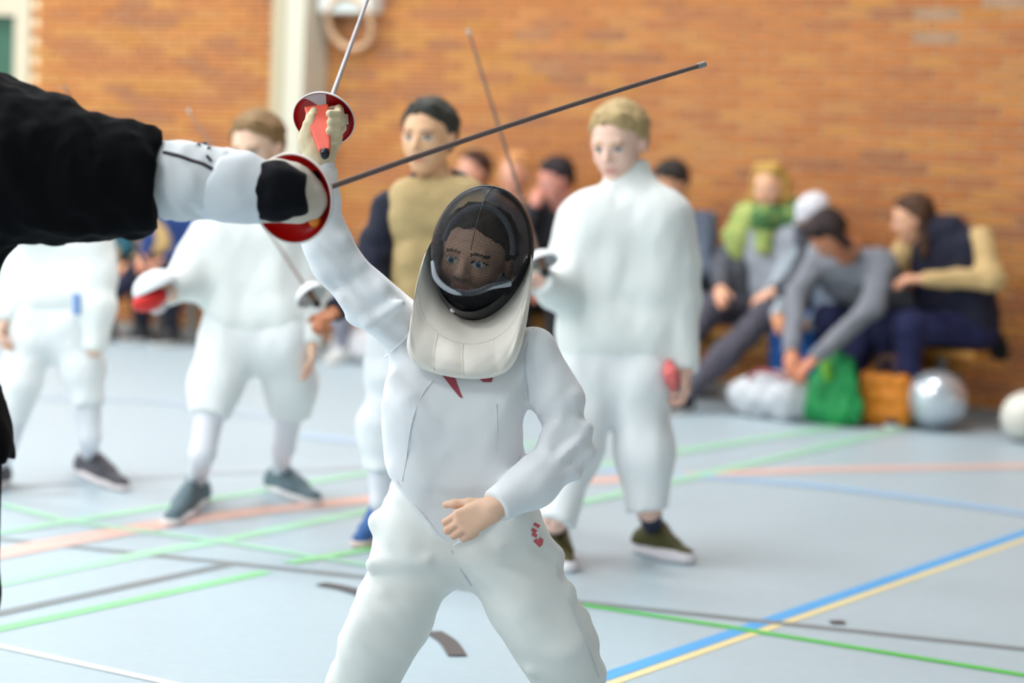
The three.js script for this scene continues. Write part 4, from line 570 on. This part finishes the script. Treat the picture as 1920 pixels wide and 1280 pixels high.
// where along the wall (at a given distance from it) something stands that is seen at bearing u
const along = (u, off, v = 600) => WL(u, v, off).x;
{
  // right of the blond boy
  seated('dark-haired adult in slate blue top seated directly behind the blond boy\'s shoulder', { x: along(1290, 0.34, 450), lean: 0.2, pitch: 0.5, skin: '#dda07c', hair: '#241c18', top: '#565e6e', bottom: '#15161d', handA: [-0.02, 0.72, 0.4], handB: [0.1, 0.6, 0.4], turn: -0.3 });
  const p2 = seated('woman with blond hair, green scarf and grey coat seated on the bench', { x: along(1462, 0.34, 450), lean: 0.12, pitch: 0.15, turn: 0.1, skin: '#e8ad8b', hair: '#b98f45', kind: 'bob', hairLabel: 'short blond hair', top: '#a9abb4', sleeve: '#505159', bottom: '#4b4853', shoeC: '#1d1b1f', topLabel: 'pale grey shirt', sleeveLabel: 'dark grey coat sleeve', handA: [-0.12, 0.62, 0.4], handB: [0.14, 0.62, 0.3], kneeA: [-0.16, 0.52, 0.42], feetA: [-0.3, 0.78], feetB: [-0.1, 0.8] });
  {
    const c = V(along(1462, 0.34, 450), 0, WALL_Z + 0.34), k = (a, b, z) => V(c.x + a, b, c.z + z);
    const sc = solid([{ k: 0.06, prims: [...chain([[k(-0.14, 1.0, 0.1), 0.07], [k(0, 1.0, 0.2), 0.06], [k(0.14, 1.0, 0.1), 0.06], [k(0.05, 1.03, -0.02), 0.06], [k(-0.14, 1.0, 0.02), 0.07]]), ...chain([[k(-0.14, 0.98, 0.1), 0.075], [k(-0.17, 0.88, 0.16), 0.07], [k(-0.15, 0.8, 0.18), 0.05]]), ...chain([[k(0.0, 0.97, 0.2), 0.05], [k(0.02, 0.84, 0.22), 0.045]])] }], 0.04, folds(0.007, 16, 16, 16));
    part('scarf', skinOver(sc, 0.014, (x, y, z, cc) => cc.set(x < c.x - 0.06 || y < 0.93 ? (noise(x * 12, y * 12, z * 12) > -0.5 ? '#a3ad62' : '#7f9850') : (noise(x * 14, y * 14, z * 14) > 0.3 ? '#8ea055' : '#48703f'))), new THREE.MeshPhysicalMaterial({ vertexColors: true, roughness: 0.9 }), p2, 'green patterned scarf');
    const coat = solid([{ k: 0.06, prims: [...chain([[k(-0.2, 0.97, 0.04), 0.08], [k(-0.17, 0.75, 0.12), 0.085], [k(-0.15, 0.5, 0.2), 0.09]]), ...chain([[k(0.2, 0.97, 0.04), 0.08], [k(0.19, 0.75, 0.1), 0.085], [k(0.17, 0.5, 0.2), 0.09]]), cap(k(-0.15, 0.9, -0.08), k(0.15, 0.9, -0.08), 0.09), cap(k(-0.15, 0.55, -0.06), k(0.15, 0.55, -0.06), 0.09)] }], 0.05, folds(0.01, 8, 6, 8));
    part('coat', skinOver(coat, 0.015), mat('#45464d', 0.85), p2, 'open dark grey coat');
  }
  seated('person in white cap and pale grey sweater with blue jeans beside the green scarf', { x: along(1562, 0.3, 450), off: 0.3, s: 0.9, lean: 0.3, pitch: 0.7, turn: -0.5, skin: '#cf9065', hair: '#d9d6dc', kind: 'cap', hairLabel: 'white cap', top: '#a9b2ba', bottom: '#2c66b4', handA: [-0.08, 0.56, 0.52], handB: [0.1, 0.52, 0.5], kneeA: [-0.1, 0.5, 0.42], kneeB: [0.06, 0.5, 0.42] });
  seated('dark-haired person in grey jacket bending down to the green bag', { x: along(1668, 0.36, 500), off: 0.36, lean: 0.85, sway: -0.12, pitch: 1.1, turn: -0.3, skin: '#c47f5c', hair: '#241314', kind: 'bob', top: '#7b7d85', bottom: '#171b42', feetA: [-0.16, 0.16], feetB: [0.12, 0.16], handA: [-0.16, 0.36, 0.78], handB: [-0.02, 0.34, 0.8], elbB: [0.14, 0.6, 0.5], elbA: [-0.28, 0.62, 0.5], kneeA: [-0.16, 0.5, 0.36], kneeB: [0.16, 0.5, 0.36], shoeC: '#22252c' });
  seated('girl with long brown hair in navy top and beige sleeves leaning on her hand', { x: along(1806, 0.36, 500), off: 0.36, s: 1, lean: 0.3, sway: -0.06, headAt: [-0.2, 1.03, 0.22], pitch: 0.25, turn: -0.9, skin: '#e2a886', hair: '#4a2c17', kind: 'long', hairLabel: 'long brown hair', top: '#15162c', sleeve: '#c9a874', bottom: '#181b45', topLabel: 'navy top', sleeveLabel: 'beige sleeve', handA: [-0.3, 0.64, 0.4], handB: [-0.06, 0.74, 0.36], elbB: [0.24, 0.76, 0.2], kneeA: [-0.34, 0.5, 0.34], kneeB: [-0.12, 0.5, 0.38], feetA: [-0.5, 0.32], feetB: [-0.12, 0.36] });
  // black coat hanging off the bench end
  { const k = (u, v, off) => WL(u, v, off); single('black_coat', skinOver(solid([{ k: 0.06, prims: [cap(k(1770, 580, 0.35), k(1830, 590, 0.25), 0.08, 0.08), cap(k(1775, 620, 0.4), k(1845, 640, 0.25), 0.075, 0.075), cap(k(1845, 610, 0.25), k(1880, 660, 0.22), 0.06, 0.045)] }], 0.04, folds(0.012, 10, 8, 10)), 0.014), mat('#08080c', 0.9), 'black coat draped over the bench end behind the girl with long hair', 'coat'); }
  // between the masked boy and the blond boy
  seated('pink-faced adult with reddish blond hair seated behind the mask', { x: along(985, 0.34, 350), lean: 0.05, pitch: 0.1, skin: '#e3a184', hair: '#c68a55', kind: 'long', top: '#3b2f33', bottom: '#15151b' });
  seated('dark-haired adult in black clothes resting chin on hand behind the masked boy', { x: along(1085, 0.34, 350), lean: 0.25, pitch: 0.35, turn: -0.5, skin: '#d98f7c', hair: '#20161c', top: '#14141a', bottom: '#14151d', handA: [-0.1, 0.98, 0.28], elbA: [-0.14, 0.68, 0.36] });
  seated('brown-haired person in navy seated behind the boy in the beige vest', { x: along(905, 0.34, 330), lean: 0.05, pitch: 0, turn: -0.3, skin: '#dd9d80', hair: '#3a2016', top: '#1a1d34', bottom: '#20222c' });
  // far left
  seated('person in teal top seated low between the two boys on the left', { x: along(238, 0.34, 470), s: 0.84, lean: 0.4, pitch: 0.3, skin: '#d8a3a0', hair: '#b7a3aa', top: '#1f5361', bottom: '#39305a', kneeA: [-0.1, 0.48, 0.4] });
  seated('person in beige top seated under the black sleeve', { x: along(300, 0.34, 450), s: 0.86, lean: 0.15, pitch: 0.2, skin: '#dd9c72', hair: '#b3854a', top: '#b3935f', bottom: '#10122e', feetA: [-0.3, 0.7], feetB: [-0.1, 0.75] });
  seated('person in blue and navy seated behind the brown-haired boy\'s arm', { x: along(360, 0.34, 440), s: 0.92, lean: 0.1, pitch: 0.2, skin: '#cf8e70', hair: '#281c18', top: '#15356e', bottom: '#131524' });
  seated('person in olive top seated behind the raised sword arm', { x: along(668, 0.34, 560), s: 0.8, lean: 0.8, pitch: 0.9, skin: '#cf8a5e', hair: '#4a3424', top: '#7d8158', bottom: '#8c8a96', shoeC: '#dcdad6' });
}
// benches: one plank seat on metal frames each
function bench(label, x0, x1) {
  const o = thing('gym_bench', label, 'bench'); const z = WALL_Z + 0.36;
  part('seat', box(x0, x1, 0.34, 0.385, z - 0.14, z + 0.14, 0.012), M.wood, o); part('seat_rail', box(x0 + 0.1, x1 - 0.1, 0.26, 0.34, z - 0.02, z + 0.02), M.wood, o);
  for (const x of [x0 + 0.18, (x0 + x1) / 2, x1 - 0.18]) { part('leg', mergeGeometries([box(x - 0.02, x + 0.02, 0.03, 0.34, z - 0.13, z - 0.09), box(x - 0.02, x + 0.02, 0.03, 0.34, z + 0.09, z + 0.13), box(x - 0.02, x + 0.02, 0, 0.03, z - 0.15, z + 0.15)]), M.greyMetal, o); }
}
bench('long wooden gym bench under the seated group on the right', along(870, 0.32, 640), along(1852, 0.32, 680));
bench('wooden gym bench under the seated people at the left', along(150, 0.32, 600), along(430, 0.32, 610));
// things on the floor in front of the bench
const onFloor = (u, v) => FL(u, v);
{
  { const a = onFloor(1440, 783), g = (x, y, z) => V(a.x + x, y, a.z + z); const o = thing('sports_bag', 'pale grey sagging sports bag on the floor left of the green bag', 'bag');
    part('bag_body', skinOver(solid([{ k: 0.08, prims: [cap(g(-0.12, 0.1, 0), g(0.12, 0.105, 0.02), 0.1, 0.1), cap(g(0.02, 0.14, 0), g(0.14, 0.1, 0), 0.09, 0.09)], cuts: [[V(0, 0.004, 0), V(0, -1, 0)]] }], 0.04, folds(0.012, 9, 9, 9, 2)), 0.012), mat('#c4c6ca', 0.7), o); part('strap', tube([g(-0.1, 0.19, 0.05), g(-0.02, 0.24, 0.1), g(0.08, 0.235, 0.09), g(0.15, 0.18, 0.06)], 0.01, 24, 6), mat('#a8525a', 0.8), o, 'dull red strap'); }
  { const a = onFloor(1560, 796), g = (x, y, z) => V(a.x + x, y, a.z + z); const o = thing('green_backpack', 'bright green soft backpack standing on the floor', 'backpack');
    part('bag_body', skinOver(solid([{ k: 0.06, prims: [cap(g(-0.07, 0.08, 0), g(0.08, 0.08, 0), 0.085, 0.085), cap(g(-0.06, 0.2, 0), g(0.06, 0.2, 0), 0.075, 0.075), cap(g(-0.02, 0.3, 0), g(0.03, 0.3, 0), 0.06, 0.06)], cuts: [[V(0, 0.004, 0), V(0, -1, 0)]] }], 0.04, folds(0.012, 12, 7, 12, 5)), 0.011), mat('#15904a', 0.6), o); part('top_flap', skinOver(solid([{ k: 0.03, prims: [cap(g(-0.03, 0.3, 0.045), g(0.0, 0.24, 0.075), 0.03, 0.022)] }], 0.02), 0.01), mat('#7cbf3a', 0.6), o, 'lime green flap'); part('handle', tube([g(-0.03, 0.34, 0), g(0, 0.4, 0), g(0.04, 0.34, 0)], 0.008, 16, 6), mat('#127a40', 0.7), o); }
  { const a = onFloor(1657, 800), g = (x, y, z) => V(a.x + x, y, a.z + z), o = thing('orange_bag', 'orange shopping bag standing on the floor beside the green backpack', 'bag');
    part('bag_body', skinOver(solid([{ k: 0.04, prims: [cap(g(-0.08, 0.06, 0), g(0.08, 0.06, 0), 0.06), cap(g(-0.085, 0.15, 0), g(0.085, 0.15, 0), 0.058), cap(g(-0.085, 0.23, 0), g(0.08, 0.23, 0), 0.05)], cuts: [[V(0, 0.004, 0), V(0, -1, 0)], [V(0, 0.265, 0), V(0, 1, 0)]] }], 0.03, folds(0.008, 12, 8, 12, 8)), 0.01), mat('#cf7a12', 0.6), o); for (const z of [-0.035, 0.035]) part('handle', tube([g(-0.05, 0.26, z), g(-0.03, 0.34, z), g(0.03, 0.35, z), g(0.06, 0.26, z)], 0.007, 20, 6), mat('#5a3a1c', 0.7), o); }
  const restMask = (label, a, turn, shell, r) => { const o = thing('fencing_mask', label, 'mask'), g = new THREE.SphereGeometry(r, 32, 20, 0, Math.PI * 2, 0, Math.PI * 0.6); g.scale(1, 1.1, 0.92); g.rotateX(1.2); g.rotateY(turn); g.translate(a.x, r * 0.98, a.z); part('shell', g, shell, o);
    const rg = new THREE.TorusGeometry(r * 0.93, 0.012, 8, 40); rg.rotateX(Math.PI / 2); rg.scale(1, 1.1, 0.92); rg.translate(0, -r * 0.32, 0); rg.rotateX(1.2); rg.rotateY(turn); rg.translate(a.x, r * 0.98, a.z); part('rim', rg, mat('#b9bcc2', 0.4), o);
    const bb = new THREE.CylinderGeometry(r * 0.75, r * 0.62, 0.1, 24, 1, true); bb.rotateX(1.2 + 0.6); bb.rotateY(turn); bb.translate(a.x + Math.sin(turn) * -0.1, r * 0.62, a.z - Math.cos(turn) * 0.1); part('bib', bb, mat('#dcdcdc', 0.7, { side: THREE.DoubleSide }), o); };
  restMask('shiny silver fencing mask lying on the floor right of the orange bag', onFloor(1752, 806), 0.5, mat('#d3d8df', 0.16, { metalness: 0.6 }), 0.155);
  restMask('cream white fencing mask lying at the right edge of the picture', onFloor(1925, 830), 0.3, mat('#ddd8cc', 0.35), 0.13);
  { const a = onFloor(668, 680), g = (x, y, z) => V(a.x + x, y, a.z + z); single('white_shoe_bag', skinOver(solid([{ k: 0.05, prims: [cap(g(-0.09, 0.09, 0), g(0.09, 0.09, 0), 0.09, 0.085), cap(g(-0.03, 0.14, 0), g(0.06, 0.14, 0), 0.08)], cuts: [[V(0, 0.004, 0), V(0, -1, 0)]] }], 0.03, folds(0.01, 12, 12, 12, 3)), 0.012), mat('#d3d0d2', 0.7), 'small white bag on the floor under the raised sword arm', 'bag'); }
}
renderer.render(scene, camera);
